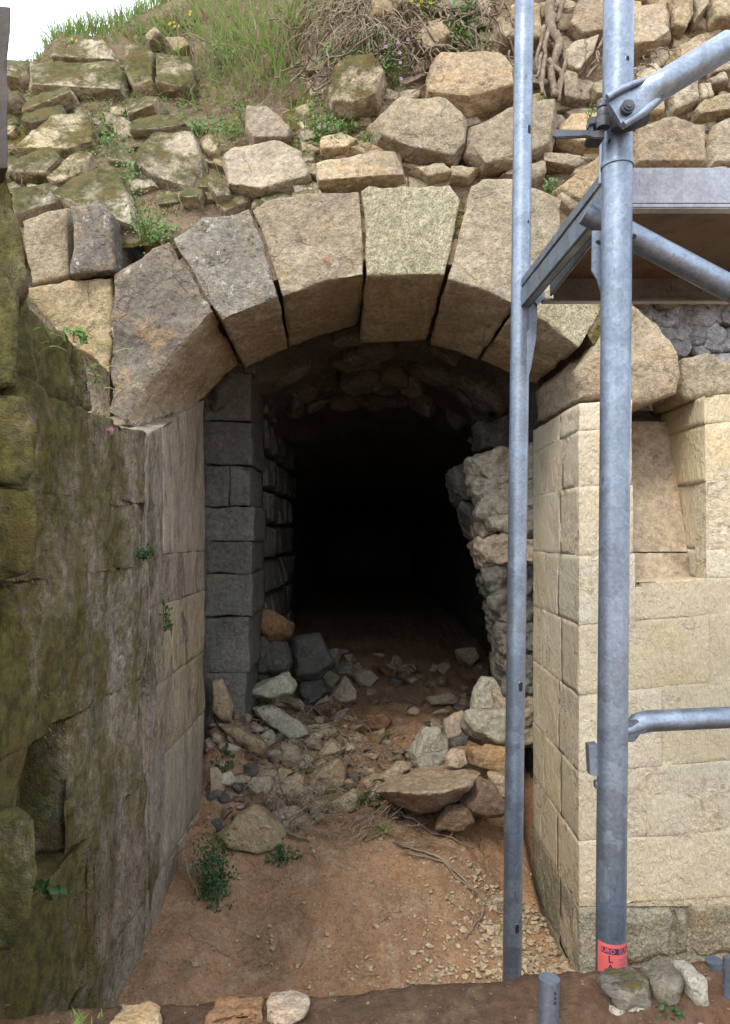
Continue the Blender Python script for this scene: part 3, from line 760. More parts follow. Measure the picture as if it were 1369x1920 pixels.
# ------------------------------------------------------------------ left passage wall and jamb
lw = thing('mossy_wall', 'dark moss covered passage wall along the left side', 'wall', (-.72, 1.8, 0))
LX = -.690
def wx(y): return LX - .004 - .045 * sstep(2.7, 1.6, y)
def sblock(d0, d1, z0, z1, seed, mat, parent, amp=.018, off=0., r=.004, depth=.32, chip=.006, freq=6, an=(1, 1, .5), name='block', tops=None):
    t0, t1 = tops or (z1, z1)
    F = [Vector((wx(d0) + off, d0 + .001, CAMZ + z0 + .001)), Vector((wx(d1) + off, d1 - .001, CAMZ + z0 + .001)),
         Vector((wx(d1) + off, d1 - .001, CAMZ + t1 - .001)), Vector((wx(d0) + off, d0 + .001, CAMZ + t0 - .001))]
    return obj(name, loft(F, [p + Vector((-depth, 0, 0)) for p in F], .0165, r, amp, 700, freq, an, chip, wob=.0006), M[mat], parent)
wallrows = [(-1.62, -1.18, [.6, 1.02, 1.62, 2.26]), (-1.18, -.80, [.6, 1.3, 1.86, 2.28]), (-.80, -.46, [.6, 1.12, 1.53, 1.74, 2.25]), (-.46, -.105, [.6, 1.42, 2.02, 2.29]), (-.105, .092, [.6, 1.5, 2.27]), (.092, .325, [1.36, 1.80, 2.28])]
s = 700
for z0, z1, ds in wallrows:
    for a, b in zip(ds, ds[1:]):
        s += 1
        sblock(a, b, z0, z1, s, 'leftwall', lw, off=-.11 if a == 1.53 else R.uniform(-.002, .002))
for a, b, z1, t0, t1 in ((1.36, 1.60, .50, .585, .50), (1.60, 1.84, .46, .535, .50), (1.84, 1.93, .44, .49, .37)):
    s += 1; sblock(a, b, .33, z1, s, 'leftwall', lw, amp=.026, off=-.012 - .014 * (s % 2), r=.03, tops=(t0, t1))
# jamb blocks
jz = [(-1.62, -1.16), (-1.16, -.77), (-.77, -.51), (-.51, -.246), (-.246, -.075)]
jb = thing('arch_jamb', 'worn tan stone jamb under the left end of the arch', 'jamb', (-.7, 2.65, 0))
for i, (z0, z1) in enumerate(jz):
    s += 1; a = [2.26, 2.28, 2.25, 2.29, 2.27][i]
    m = [2.62, None, 2.56, None, 2.7][i]
    if m:
        sblock(a, m, z0, z1, s, 'leftmid', jb, amp=.010, off=R.uniform(-.004, .003)); sblock(m, 3.05, z0, z1, s + 40, 'leftjamb', jb, amp=.008, r=.008)
    else:
        sblock(a, 2.44, z0, z1, s, 'leftmid', jb, amp=.012); sblock(2.44, 3.05, z0, z1, s + 40, 'leftjamb', jb, amp=.009, r=.008)
s += 1; sblock(2.27, 2.44, -.075, .30, s, 'leftmid', jb, amp=.010, tops=(.315, .375))
s += 1; sblock(2.44, 3.05, -.075, .5, s, 'leftjamb', jb, amp=.006, r=.008, tops=(.375, .58))
bm = bmesh.new()                                     # rubble fill behind the facing
box(bm, (-1.25, .6, -.15), (-.752, 1.50, CAMZ + .30)); box(bm, (-1.25, 1.5001, -.15), (-.88, 1.76, CAMZ + .30)); box(bm, (-1.25, 1.7601, -.15), (-.7521, 1.9, CAMZ + .30)); box(bm, (-1.25, 1.9001, -.15), (-.728, 2.3, CAMZ + .30)); box(bm, (-1.25, 2.3001, -.15), (-.703, 3.04, CAMZ + .28))
obj('core', bm, M['leftwall'], lw, False)
# stones standing proud at the near end of the passage wall
def nstone(px, d, proud, depth, seed, mat='leftwall', amp=.011):
    out = [P(x, y, d) for x, y in px]
    return obj('stone', hullstone(out, proud, depth, seed, .013, amp, 9, Vector((.55, -1, .1)).normalized(), .003, .93, .003, .006), M[mat], lw)
nstone([(-90, 345), (10, 320), (18, 390), (52, 505), (50, 535), (30, 552), (-90, 560)], 1.31, .008, .2, 801)
nstone([(-90, 500), (0, 505), (30, 560), (38, 640), (32, 725), (0, 740), (-90, 742)], 1.30, .008, .2, 802)
nstone([(-90, 742), (0, 735), (50, 745), (68, 800), (64, 880), (40, 905), (-90, 905)], 1.31, .006, .2, 803)
nstone([(-90, 912), (20, 915), (62, 925), (70, 1000), (50, 1075), (0, 1092), (-90, 1090)], 1.32, .006, .2, 804)
nstone([(-90, 1555), (30, 1535), (60, 1550), (66, 1640), (55, 1720), (20, 1775), (-90, 1790)], 1.30, .012, .2, 805)


# ------------------------------------------------------------------ the cellar behind the arch
cel = thing('cellar_vault', 'dark vaulted cellar of rough stone behind the arch', 'cellar', (0, 4.6, .6))
bm = bmesh.new(); rows_ = []
NA, NY = 64, 54
for j in range(NY + 1):
    t_ = j / NY; d = 3.045 + 3.5 * t_ + 7 * t_ ** 3; row = []
    xl = lerp(-.745, -.60, sstep(3.2, 3.5, d)) - .12 * sstep(3.6, 5.5, d); xr = lerp(.80, .70, sstep(3.1, 3.6, d)) + .2 * sstep(3.6, 5.5, d)
    crown = .955 - .115 * min(d - 3.05, 4) - .03 * sstep(3.05, 3.4, d); spring = .42 - .05 * min(d - 3.05, 5)
    for i in range(NA + 1):
        t = i / NA
        if t < .26: q = Vector((xl, d, lerp(-1.7, spring, t / .26)))
        elif t > .74: q = Vector((xr, d, lerp(spring, -1.7, (t - .74) / .26)))
        else:
            a = math.pi * (1 - (t - .26) / .48); cxm = (xl + xr) / 2
            q = Vector((cxm + (xr - xl) / 2 * math.cos(a), d, spring + (crown - spring) * math.sin(a) ** .8))
        q.z += CAMZ
        c = noise.voronoi(q * 6.5)[0]
        n_ = (Vector(((xl + xr) / 2, d, CAMZ)) - q); n_.y = 0; n_.normalize()
        q += n_ * (.05 * min(1, (c[1] - c[0]) * 3.5) + .03 * fbm(q * 7) - .045)
        row.append(bm.verts.new(q))
    rows_.append(row)
for a, b in zip(rows_, rows_[1:]):
    for i in range(NA): bm.faces.new((a[i], b[i], b[i + 1], a[i + 1]))
cc = bm.verts.new((0, 13.7, CAMZ - .3))
for i in range(NA + 1): bm.faces.new((rows_[-1][i], cc, rows_[-1][(i + 1) % (NA + 1)]))
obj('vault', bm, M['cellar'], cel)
# left inner pier of squared blocks facing the entrance
for i, (y0, y1, xr) in enumerate([(560, 700, 478), (700, 790, 472), (790, 872, 474), (872, 950, 470), (950, 1015, 478), (1015, 1076, 472), (1076, 1156, 474), (1156, 1262, 468), (1262, 1420, 462)]):
    cut = 430 if i == 3 else None
    for a, b in ([(330, cut), (cut, xr)] if cut else [(330, xr)]):
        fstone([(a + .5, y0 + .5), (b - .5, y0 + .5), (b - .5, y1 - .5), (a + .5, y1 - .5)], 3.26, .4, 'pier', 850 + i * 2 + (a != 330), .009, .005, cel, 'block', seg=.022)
# rough stones along the inner left wall
k = 0
for y0 in range(740, 1250, 62):
    d = 3.72
    while d < 5.0:
        L = R.uniform(.2, .38); z0 = P(0, y0, 4.1).z; h = .19; X = -.57
        out = [Vector((X, d, z0)), Vector((X, d + L, z0)), Vector((X, d + L * .97, z0 - h * .95)), Vector((X, d + .02, z0 - h * .9))]
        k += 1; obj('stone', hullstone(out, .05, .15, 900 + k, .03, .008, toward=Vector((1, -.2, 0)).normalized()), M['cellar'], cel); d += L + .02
# stones hanging in the rough ceiling just inside the arch
for k in range(34):
    a = math.radians(R.uniform(28, 152)); d = R.uniform(3.14, 4.2)
    crown = .955 - .115 * (d - 3.05) - .04
    p = Vector((.74 * math.cos(a), d, CAMZ + .42 + (crown - .42) * math.sin(a) ** .8))
    t_ = (Vector((0, d - .25, CAMZ + .1)) - p).normalized()
    u = t_.cross(Vector((0, 1, 0))).normalized(); v = t_.cross(u)
    wd, hd = R.uniform(.07, .15), R.uniform(.05, .1)
    out = [p + u * math.cos(q) * wd * R.uniform(.8, 1.1) + v * math.sin(q) * hd * R.uniform(.8, 1.1) for q in [2 * math.pi * j / 6 for j in range(6)]]
    obj('stone', hullstone(out, .045, .12, 950 + k, .025, .008, toward=t_), M['cellar'], cel)
# broken rubble wall end on the right just behind the reveal
rw = thing('broken_rubble_wall', 'broken rough rubble wall end just inside the right reveal', 'wall', P(950, 1290, 3.2))
for i, (px, dd, m) in enumerate([
    ([(880, 862), (925, 843), (1012, 838), (1012, 900), (920, 915), (888, 897)], 0, 'rockpale'),
    ([(885, 900), (925, 912), (1012, 902), (1012, 950), (935, 965), (895, 932)], -.01, 'rockpale'),
    ([(897, 932), (935, 962), (1012, 952), (1012, 1005), (950, 1006), (918, 988), (899, 962)], -.02, 'rockpale'),
    ([(898, 978), (926, 984), (934, 1004), (905, 1006)], .05, 'rock'),
    ([(894, 1010), (950, 1010), (1010, 1012), (1010, 1058), (905, 1062)], -.02, 'rock'),
    ([(905, 1064), (1008, 1060), (1008, 1108), (918, 1124), (909, 1092)], .02, 'pier'),
    ([(917, 1124), (1008, 1110), (1008, 1166), (930, 1168)], .02, 'pier'),
    ([(930, 1170), (1006, 1168), (1006, 1228), (939, 1226)], .02, 'pier'),
    ([(938, 1228), (1006, 1230), (1006, 1300), (946, 1300)], .02, 'pier'),
    ([(843, 880), (878, 866), (888, 930), (868, 940)], .22, 'cellar'),
    ([(868, 945), (897, 940), (912, 1000), (898, 1012)], .2, 'cellar'),
    ([(930, 1300), (1006, 1300), (1006, 1400), (935, 1400)], .02, 'rock'),
    ([(890, 800), (1015, 770), (1015, 838), (900, 842)], .3, 'cellar')]):
    out = [P(x, y, 3.13 + dd) for x, y in px]
    obj('stone', hullstone(out, .04, .3, 1000 + i, .0095, .019, 13, bev=.003, inset=.88, chip=.012, frac=.03), M[m], rw)

# ------------------------------------------------------------------ fallen rocks
HERO = []; USED = set()
STOP = {'wedged', 'at', 'right', 'behind', 'lying', 'under', 'between', 'in', 'leaning', 'below', 'left', 'deep', 'sloping', 'half', 'just', 'on', 'above', 'beside', 'across', 'of', 'touching', 'near'}
def alias(label):
    out = []
    for w_ in label.split():
        if w_ in STOP and out: break
        out.append(w_)
    return ' '.join(out)
TONE = {'rock': 'tan', 'rockpale': 'pale grey', 'rockbrown': 'brown', 'cellar': 'dark grey', 'rockochre': 'ochre'}
def near_label(px, py, what, mat, default):
    al = [h[0] for h in HERO]
    for h, hx, hy in sorted(HERO, key=lambda q: (q[1] - px) ** 2 + (q[2] - py) ** 2)[:6]:
        if al.count(h) > 1 or len(h.split()) < 3: continue
        dx, dy = px - hx, py - hy
        side_ = ('right of' if dx > 0 else 'left of') if abs(dx) > abs(dy) else ('below' if dy > 0 else 'above')
        dist = math.hypot(dx, dy)
        pre = 'close' if dist < 45 else 'a little way' if dist < 85 else 'well'
        lb = f'{what.format(tone=TONE[mat])} {pre} {side_} the {h}'
        if lb not in USED and len(lb.split()) <= 16:
            USED.add(lb); return lb
    return default
def rock(label, px, mat='rock', d=None, proud=.3, depth=.42, seed=[1100], lift=0, amp=.006, group=None):
    seed[0] += 1
    x0, x1 = min(p[0] for p in px), max(p[0] for p in px); yb = max(p[1] for p in px); cx = (x0 + x1) / 2
    d = d or hit(cx, yb - 3) + .03
    wd = (x1 - x0) / FPX * d
    hh = (yb - min(p[1] for p in px)) / FPX * d
    th = min(wd, hh * 1.6)
    out = [P(x, y, d) for x, y in px]
    o = obj('rock', hullstone(out, proud * th, depth * th, seed[0], max(.008, wd / 22), amp * min(1.3, wd / .15), 12, Vector((R.uniform(-.25, .25), -1, R.uniform(.1, .5))).normalized(), .02 * th, .82, .002, .085 * min(th, .16)), M[mat], None, True, 45)
    HERO.append((alias(label), cx, (min(p[1] for p in px) + yb) / 2))
    return tag(o, label, 'rock', group or 'rocks fallen in the cellar mouth')
rock('rusty brown rock wedged beside the inner pier, highest of the left rubble', [(479, 1151), (515, 1147), (552, 1169), (547, 1193), (510, 1205), (484, 1188), (468, 1164)], 'rockbrown', 3.75)
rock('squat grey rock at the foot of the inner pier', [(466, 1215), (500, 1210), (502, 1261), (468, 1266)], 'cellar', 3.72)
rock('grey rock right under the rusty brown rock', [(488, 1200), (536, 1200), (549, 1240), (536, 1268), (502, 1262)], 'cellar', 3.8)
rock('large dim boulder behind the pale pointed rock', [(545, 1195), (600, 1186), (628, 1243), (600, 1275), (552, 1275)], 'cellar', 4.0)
rock('pale pointed wedge of stone lying in the dim rubble at left', [(459, 1297), (497, 1276), (541, 1258), (557, 1281), (549, 1300), (505, 1313), (466, 1305)], 'rockpale', 3.5)
rock('small greenish stone under the tip of the pale pointed rock', [(520, 1310), (541, 1304), (550, 1320), (534, 1330), (522, 1326)], 'rockpale')
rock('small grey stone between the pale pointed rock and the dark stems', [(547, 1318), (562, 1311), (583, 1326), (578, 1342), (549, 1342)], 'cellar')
rock('upright triangular rock in the middle of the dim rubble', [(622, 1297), (648, 1266), (669, 1297), (669, 1315), (630, 1323)], 'rock')
rock('round topped rock leaning right of the upright triangular rock', [(661, 1263), (692, 1255), (711, 1271), (690, 1292), (672, 1287)], 'rock')
rock('small brown stone below the upright triangular rock', [(586, 1326), (614, 1315), (622, 1328), (601, 1344)], 'rockbrown')
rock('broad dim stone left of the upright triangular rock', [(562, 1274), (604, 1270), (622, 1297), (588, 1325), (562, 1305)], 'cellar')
rock('tall slab leaning against the jamb deep in the left corner', [(398, 1276), (416, 1272), (437, 1323), (435, 1354), (414, 1351), (398, 1335)], 'rock', 3.2)
rock('long slab sloping down to the right in the left corner', [(406, 1357), (437, 1360), (492, 1386), (505, 1404), (492, 1421), (469, 1410)], 'rock')
rock('long mossy grey stone below the pale pointed rock', [(474, 1328), (510, 1323), (562, 1352), (583, 1378), (547, 1388), (497, 1358)], 'rockpale')
rock('grey stone half covered by dry stems', [(526, 1391), (557, 1399), (573, 1425), (547, 1450), (530, 1420)], 'rock')
rock('brown stone half sunk in the middle of the slope', [(682, 1345), (720, 1336), (735, 1355), (722, 1374), (682, 1372)], 'rockbrown')
rock('big pale angular boulder in the middle of the rubble', [(573, 1469), (614, 1430), (635, 1419), (648, 1440), (648, 1471), (625, 1490), (588, 1487)], 'rock')
rock('blocky stone just below the big pale angular boulder', [(620, 1503), (664, 1477), (679, 1495), (672, 1521), (630, 1526)], 'rock')
rock('narrow upright slab leaning on the left jamb', [(394, 1440), (406, 1437), (423, 1458), (416, 1512), (400, 1515)], 'rock', 3.0)
rock('large triangular boulder behind the dark green weed', [(404, 1566), (424, 1550), (440, 1534), (456, 1520), (470, 1510), (484, 1515), (500, 1530), (520, 1548), (536, 1562), (542, 1584), (489, 1596), (430, 1590)], 'rock', None, .16, .5)
rock('flat topped stone right of the large triangular boulder', [(507, 1521), (557, 1510), (573, 1531), (562, 1549), (520, 1549)], 'rock')
rock('rounded stone above the large triangular boulder', [(463, 1482), (484, 1458), (510, 1451), (518, 1479), (505, 1497), (471, 1493)], 'rock')
rock('lumpy stone left of the big pale angular boulder', [(526, 1466), (547, 1458), (580, 1477), (578, 1500), (547, 1505), (520, 1482)], 'rock')
rock('small stone between the upright slab and the rounded stone', [(424, 1490), (432, 1480), (461, 1490), (442, 1506)], 'rock')
rock('flat slab of stone left of the overhanging ochre slab', [(664, 1473), (700, 1450), (722, 1448), (722, 1477), (674, 1486)], 'rock')
rock('small ochre stone at the top of the bare soil mound', [(530, 1612), (546, 1606), (552, 1620), (534, 1627)], 'rockochre')
rock('lone stone on the dark cellar floor', [(852, 1219), (891, 1215), (896, 1237), (880, 1253), (860, 1237)], 'rock')
rock('flat dark stone lying above the grey mossy boulder', [(797, 1307), (847, 1296), (860, 1307), (857, 1321), (805, 1323)], 'rock')
rock('fist sized stone beside the flat dark stone', [(861, 1301), (875, 1297), (876, 1319), (862, 1319)], 'rock')
rock('tall grey boulder at the back of the right pile', [(901, 1268), (935, 1270), (956, 1284), (960, 1335), (878, 1335), (886, 1300)], 'rockpale', 3.32)
rock('broad pale grey boulder lying across the right pile', [(867, 1336), (904, 1328), (970, 1331), (972, 1404), (927, 1401), (880, 1380), (865, 1362)], 'rockpale', 3.08)
rock('tan stone leaning left of the broad pale grey boulder', [(831, 1349), (868, 1331), (872, 1367), (845, 1390), (833, 1383)], 'rock', 3.2)
rock('grey mossy boulder left of the right pile', [(766, 1408), (795, 1365), (821, 1362), (841, 1388), (838, 1416), (810, 1440), (775, 1440)], 'rockpale', 3.1)
rock('small dark stone under the broad pale grey boulder', [(841, 1383), (880, 1378), (874, 1398), (846, 1401)], 'cellar', 3.08)
rock('lumpy ochre stone under the broad pale grey boulder', [(878, 1432), (880, 1401), (914, 1394), (968, 1406), (968, 1458), (927, 1447), (904, 1436)], 'rockochre', 3.02)
rock('small ochre stone on top of the overhanging slab', [(836, 1419), (847, 1404), (873, 1406), (876, 1434), (860, 1444), (836, 1440)], 'rockochre', 2.98)
sp_ = [P(x, y, d) for x, y, d in ((703, 1480, 2.95), (750, 1453, 3.02), (790, 1438, 3.06), (862, 1432, 3.06), (903, 1449, 2.98), (704, 1486, 2.78), (735, 1484, 2.70), (778, 1488, 2.66), (832, 1486, 2.66), (884, 1470, 2.74),
                             (745, 1506, 2.84), (785, 1523, 2.86), (822, 1521, 2.86), (862, 1502, 2.86))]
bm = hull(sp_); soften(bm, .002, .0085); roughen(bm, .007, 13, 41, chip=.004, frac=.014)
tag(obj('rock', bm, M['rockochre']), 'overhanging ochre slab at the front of the right pile', 'rock', 'rocks fallen in the cellar mouth')
rock('brown angular stone right of the overhanging slab', [(862, 1512), (899, 1456), (920, 1466), (950, 1505), (942, 1528), (914, 1533), (878, 1527)], 'rockbrown', 2.84)
rock('ochre stone below the lumpy ochre stone', [(914, 1450), (968, 1455), (970, 1495), (935, 1490)], 'rockochre', 2.92)
rock('half buried round stone under the overhanging slab', [(815, 1550), (836, 1513), (878, 1514), (890, 1540), (873, 1560)], 'rockbrown', 2.8)
rock('flat stone behind the tip of the overhanging slab', [(700, 1462), (753, 1427), (772, 1440), (740, 1468)], 'rock', 3.0)
rock('flat pale slab beside the thin scaffold post', [(905, 1690), (925, 1682), (968, 1678), (968, 1718), (925, 1714)], 'rock')
rock('flat chip of stone under the flat pale slab', [(890, 1740), (912, 1734), (940, 1735), (936, 1756), (896, 1754)], 'rock')
rock('small cube of stone left of the gravel', [(843, 1760), (858, 1752), (862, 1774), (847, 1778)], 'rock')
rock('rounded stone touching the thin scaffold post above the gravel', [(905, 1764), (925, 1756), (945, 1760), (944, 1782), (915, 1784)], 'rock')
rock('brown lump of stone at the lower edge of the bare soil', [(700, 1834), (712, 1826), (728, 1828), (730, 1846), (706, 1846)], 'rockbrown')
rock('small brown stone half bedded in the bare soil mound', [(535, 1692), (552, 1680), (566, 1690), (566, 1704), (545, 1706)], 'rockbrown')
rock('pebble sized pale stone in the middle of the bare soil', [(779, 1783), (794, 1777), (800, 1788), (786, 1793)], 'rockpale')
# unnamed smaller stones of the dim rubble
r2 = random.Random(5); n = 0
while n < 240:
    px, py = r2.uniform(395, 960), r2.uniform(1250, 1560)
    if px > 640 and py > 1400 and r2.random() < .6: continue
    if py > 1540 and px > 520: continue
    if px > 560 and py < 1400 and r2.random() < .55: continue
    w_ = r2.uniform(7, 24); d = hit(px, py); n += 1
    sz = w_ / FPX * d * 2
    bm = rockmesh((sz, sz * r2.uniform(.7, 1), sz * r2.uniform(.5, .8)), 2000 + n, sz / 6, .004)
    p = P(px, py, d); p.z = Gz(p.x, p.y) + sz * .12
    rot = Matrix.Translation(p) @ Matrix.Rotation(r2.uniform(0, 6.28), 4, 'Z') @ Matrix.Rotation(r2.uniform(-.6, .6), 4, 'X')
    bmesh.ops.transform(bm, matrix=rot, verts=bm.verts)
    mt_ = r2.choice(['rock', 'rock', 'rockbrown', 'cellar'])
    tag(obj('small_rock', bm, M[mt_]), near_label(px, py, ('tiny' if w_ < 12 else 'small') + ' {tone} loose stone', mt_, 'small loose stone scattered among the bigger fallen rocks'), 'stone', 'small loose stones in the rubble')
n = 0
while n < 200:
    px, py = r2.triangular(395, 860, 520), r2.uniform(1225, 1555)
    if py > 1510 and px > 600: continue
    if px > 640 and py < 1380 and r2.random() < .5: continue
    w_ = r2.uniform(13, 34); d = hit(px, py); n += 1; sz = w_ / FPX * d * 2
    bm = rockmesh((sz, sz * r2.uniform(.6, .9), sz * r2.uniform(.4, .7)), 2500 + n, sz / 14, .006, n=9)
    p = P(px, py, d); p.z = Gz(p.x, p.y) + sz * .11
    bmesh.ops.transform(bm, matrix=Matrix.Translation(p) @ Matrix.Rotation(r2.uniform(0, 6.28), 4, 'Z') @ Matrix.Rotation(r2.gauss(0, .4), 4, 'X') @ Matrix.Rotation(r2.gauss(0, .4), 4, 'Y'), verts=bm.verts)
    mt_ = r2.choice(['rock', 'rock', 'rock', 'rockpale', 'rockbrown'])
    tag(obj('fallen_stone', bm, M[mt_], None, True, 40), near_label(px, py, ('smallish' if w_ < 21 else 'mid sized') + ' angular {tone} stone', mt_, 'angular broken stone lying in the heap across the cellar mouth'), 'stone', 'angular stones of the heap in the cellar mouth')
# gravel: too many to count
bm = bmesh.new(); r3 = random.Random(9)
protos = []
for i in range(14):
    t = rockmesh((1, r3.uniform(.6, .95), r3.uniform(.35, .65)), 3000 + i, 0, n=10); bmesh.ops.triangulate(t, faces=t.faces)
    protos.append(([v.co.copy() for v in t.verts], [[v.index for v in f.verts] for f in t.faces])); t.free()
def scatter(bm, n, xf, size, z=Gz):
    for _ in range(n):
        x, y = xf(); sz = size()
        Mx = Matrix.Translation((x, y, z(x, y) + sz * .12)) @ Matrix.Rotation(r3.uniform(0, 6.28), 4, 'Z') @ Matrix.Rotation(r3.uniform(-.5, .5), 4, 'X') @ Matrix.Scale(sz, 4)
        vs_, fs_ = r3.choice(protos)
        vv = [bm.verts.new(Mx @ v) for v in vs_]
        for q in fs_: bm.faces.new([vv[i] for i in q])
scatter(bm, 1300, lambda: (r3.gauss(.58, .13), r3.uniform(2.12, 2.7)), lambda: r3.triangular(.004, .05, .009))
scatter(bm, 500, lambda: (r3.gauss(.42, .2), 2.16 + abs(r3.gauss(0, .12))), lambda: r3.uniform(.007, .03))
scatter(bm, 420, lambda: (r3.gauss(.33, .2), r3.uniform(2.15, 2.75)), lambda: r3.uniform(.004, .018))
scatter(bm, 2600, lambda: (r3.uniform(-.66, .7), r3.uniform(2.1, 3.4)), lambda: min(.03, .003 + r3.expovariate(190)))
tag(obj('gravel', bm, M['chip'], None, False), 'pale limestone chippings strewn over the soil', kind='stuff')
bm = bmesh.new()
scatter(bm, 600, lambda: (r3.uniform(-.6, .7), r3.uniform(.86, 1.01)), lambda: min(.012, .0015 + r3.expovariate(520)), bank_z)
tag(obj('gravel', bm, M['rockbrown'], None, False), 'crumbs of stone in the dark soil of the near bank', kind='stuff')

# stones set along the near bank
def kstone(label, px, mat, seed, d=.955, proud=.02, depth=.05):
    out = [P(x, y + 20, d) for x, y in px]
    return tag(obj('kerb_stone', hullstone(out, proud, depth, seed, .006, .004, 22, bev=.006, inset=.82), M[mat]), label, 'stone', 'stones edging the near bank')
kstone('dark grey edging stone below the red label', [(1126, 1826), (1150, 1820), (1208, 1816), (1214, 1850), (1205, 1861), (1145, 1867), (1130, 1850)], 'darkstone', 3101)
kstone('dark rounded edging stone second from the red label', [(1217, 1816), (1250, 1812), (1281, 1812), (1284, 1845), (1262, 1855), (1236, 1857), (1220, 1842)], 'darkstone', 3102)
kstone('narrow pale upright edging stone', [(1288, 1808), (1311, 1806), (1313, 1848), (1300, 1853), (1290, 1850)], 'rockpale', 3103)
kstone('tan mortar covered stone under the dark grey edging stone', [(1138, 1868), (1190, 1864), (1228, 1866), (1232, 1910), (1225, 1950), (1140, 1950)], 'ashlarbase', 3108, .94, .008)
kstone('green stained stone between the moss clump and the corner', [(1262, 1862), (1300, 1858), (1352, 1852), (1354, 1886), (1300, 1880), (1268, 1888)], 'ashlarbase', 3109, .945, .008)
kstone('whitish rough stone at the lower right corner', [(1275, 1894), (1300, 1884), (1358, 1896), (1360, 1940), (1272, 1940)], 'rockpale', 3104, .93)
kstone('whitish broken stone at the lower edge left of centre', [(500, 1874), (580, 1866), (578, 1880), (545, 1898), (505, 1912)], 'rock', 3105, .96, .008)
kstone('orange brown flat stone at the lower edge', [(390, 1884), (490, 1876), (500, 1905), (470, 1935), (390, 1935)], 'rockbrown', 3106, .955, .006)
kstone('grey white streaked stone at the lower left edge', [(205, 1896), (262, 1888), (296, 1890), (296, 1935), (210, 1940)], 'rock', 3107, .96, .006)

# ------------------------------------------------------------------ scaffold
sca = thing('scaffold', 'galvanised steel scaffold frame of two posts with braces, right of the arch', 'scaffold', (.42, 1.5, 0))
def post(x_at, d, rad, ztop, zbot, mat='steel'):
    def cen(z):
        py = CY - (z - CAMZ) * FPX / d
        return Vector(((x_at(py) - CX) / FPX * d, d, z))
    bm = bmesh.new(); n = 26
    tube(bm, [cen(lerp(zbot, ztop, i / n)) for i in range(n + 1)], rad, 40)
    return obj('standard', bm, M[mat], sca), cen
rb = .0242
bigx = lambda py: 1160 - 15 * py / 1820
smx = lambda py: 983 - 23 * py / 1830
big, bc = post(bigx, 1.16, rb, CAMZ + 1.15, .02)
small, sc2 = post(smx, 1.82, rb, CAMZ + 1.7, .02)
def slot(cenf, d, px, py, wpx, hpx, parent, name='slot'):
    """a pin hole drawn on the tube: black patch painting the shade inside, thin worn rim"""
    z = CAMZ + (CY - py) / FPX * d; c = cenf(z)
    x = (px - CX) / FPX * d - c.x; a0 = math.asin(clamp(x / rb, -.97, .97))
    ww = wpx / FPX * d / 2; hh = hpx / FPX * d / 2
    def ring(bm, sx, sy, rad_):
        out = []
        for i in range(24):
            a = 2 * math.pi * i / 24
            u = sx * math.cos(a); v = sx * math.sin(a) + (sy - sx) * (1 if math.sin(a) > 0 else -1)
            an = a0 + u / rb
            out.append(bm.verts.new(Vector((c.x + rad_ * math.sin(an), c.y - rad_ * math.cos(an), z + v))))
        return out
    bm = bmesh.new(); bm.faces.new(ring(bm, ww, hh, rb + .0004)); o = obj(name, bm, M['hole'], parent, False)
    bm = bmesh.new(); a = ring(bm, ww + .0008, hh + .0008, rb + .0003); b = ring(bm, ww, hh, rb + .0009)
    for i in range(24): bm.faces.new((a[i], a[(i + 1) % 24], b[(i + 1) % 24], b[i]))
    obj('rim', bm, M['alu'], o)
slot(sc2, 1.82, 989, 251, 8, 16, small); slot(sc2, 1.82, 987, 422, 5, 5, small); slot(sc2, 1.82, 973, 1284, 8, 18, small); slot(sc2, 1.82, 966, 1732, 8, 18, small)
slot(bc, 1.16, 1167, 127, 8, 8, big); slot(bc, 1.16, 1137, 275, 5, 9, big); slot(bc, 1.16, 1182, 442, 9, 11, big)
# collar ring on the big post
bm = bmesh.new(); z0 = CAMZ + (CY - 311) / FPX * 1.16
prof = [(rb, -.004), (rb + .0022, -.0035), (rb + .0026, 0), (rb + .0018, .004), (rb, .005)]
tr = []
for i in range(40):
    a = 2 * math.pi * i / 40; c = bc(z0)
    tr.append([bm.verts.new(Vector((c.x + r_ * math.sin(a), c.y - r_ * math.cos(a), z0 + dz))) for r_, dz in prof])
for i in range(40):
    for k in range(4): bm.faces.new((tr[i][k], tr[(i + 1) % 40][k], tr[(i + 1) % 40][k + 1], tr[i][k + 1]))
obj('collar', bm, M['steel'], sca)
# weld seam-like vertical light edge: the rolled seam of each tube
# U shaped transom between the posts
zt0, zt1 = CAMZ + .578, CAMZ + .650
A0 = Vector((.396, 1.83, 0)); A1 = Vector((.426, 1.205, 0)); dirv = (A1 - A0).normalized(); side = Vector((-dirv.y, dirv.x, 0))
if side.x < 0: side = -side
def beam(bm, u0, u1, w0, w1, z0, z1, r=.0015):
    t = bmesh.new(); L = (A1 - A0).length
    box(t, (0, w0, z0), (L, w1, z1)); bmesh.ops.bevel(t, geom=list(t.edges), offset=r, segments=2, affect='EDGES')
    Mx = Matrix(((dirv.x, side.x, 0, A0.x), (dirv.y, side.y, 0, A0.y), (0, 0, 1, 0), (0, 0, 0, 1)))
    add_bm(bm, t, Mx)
bm = bmesh.new()
beam(bm, 0, 1, 0, .0035, zt0, zt1 - .028); beam(bm, 0, 1, .0036, .022, zt0, zt0 + .003); beam(bm, 0, 1, .0221, .0246, zt0, zt1 - .02)
obj('transom', bm, M['steel'], sca, False)
bm = bmesh.new(); beam(bm, 0, 1, .004, .009, zt1 - .029, zt1 - .021)
obj('groove', bm, M['hole'], sca, False)
bm = bmesh.new(); beam(bm, 0, 1, .001, .006, zt1 - .0208, zt1); beam(bm, 0, 1, .0061, .018, zt1 - .004, zt1 - .0005)
obj('deck_lock', bm, M['steel'], sca, False)
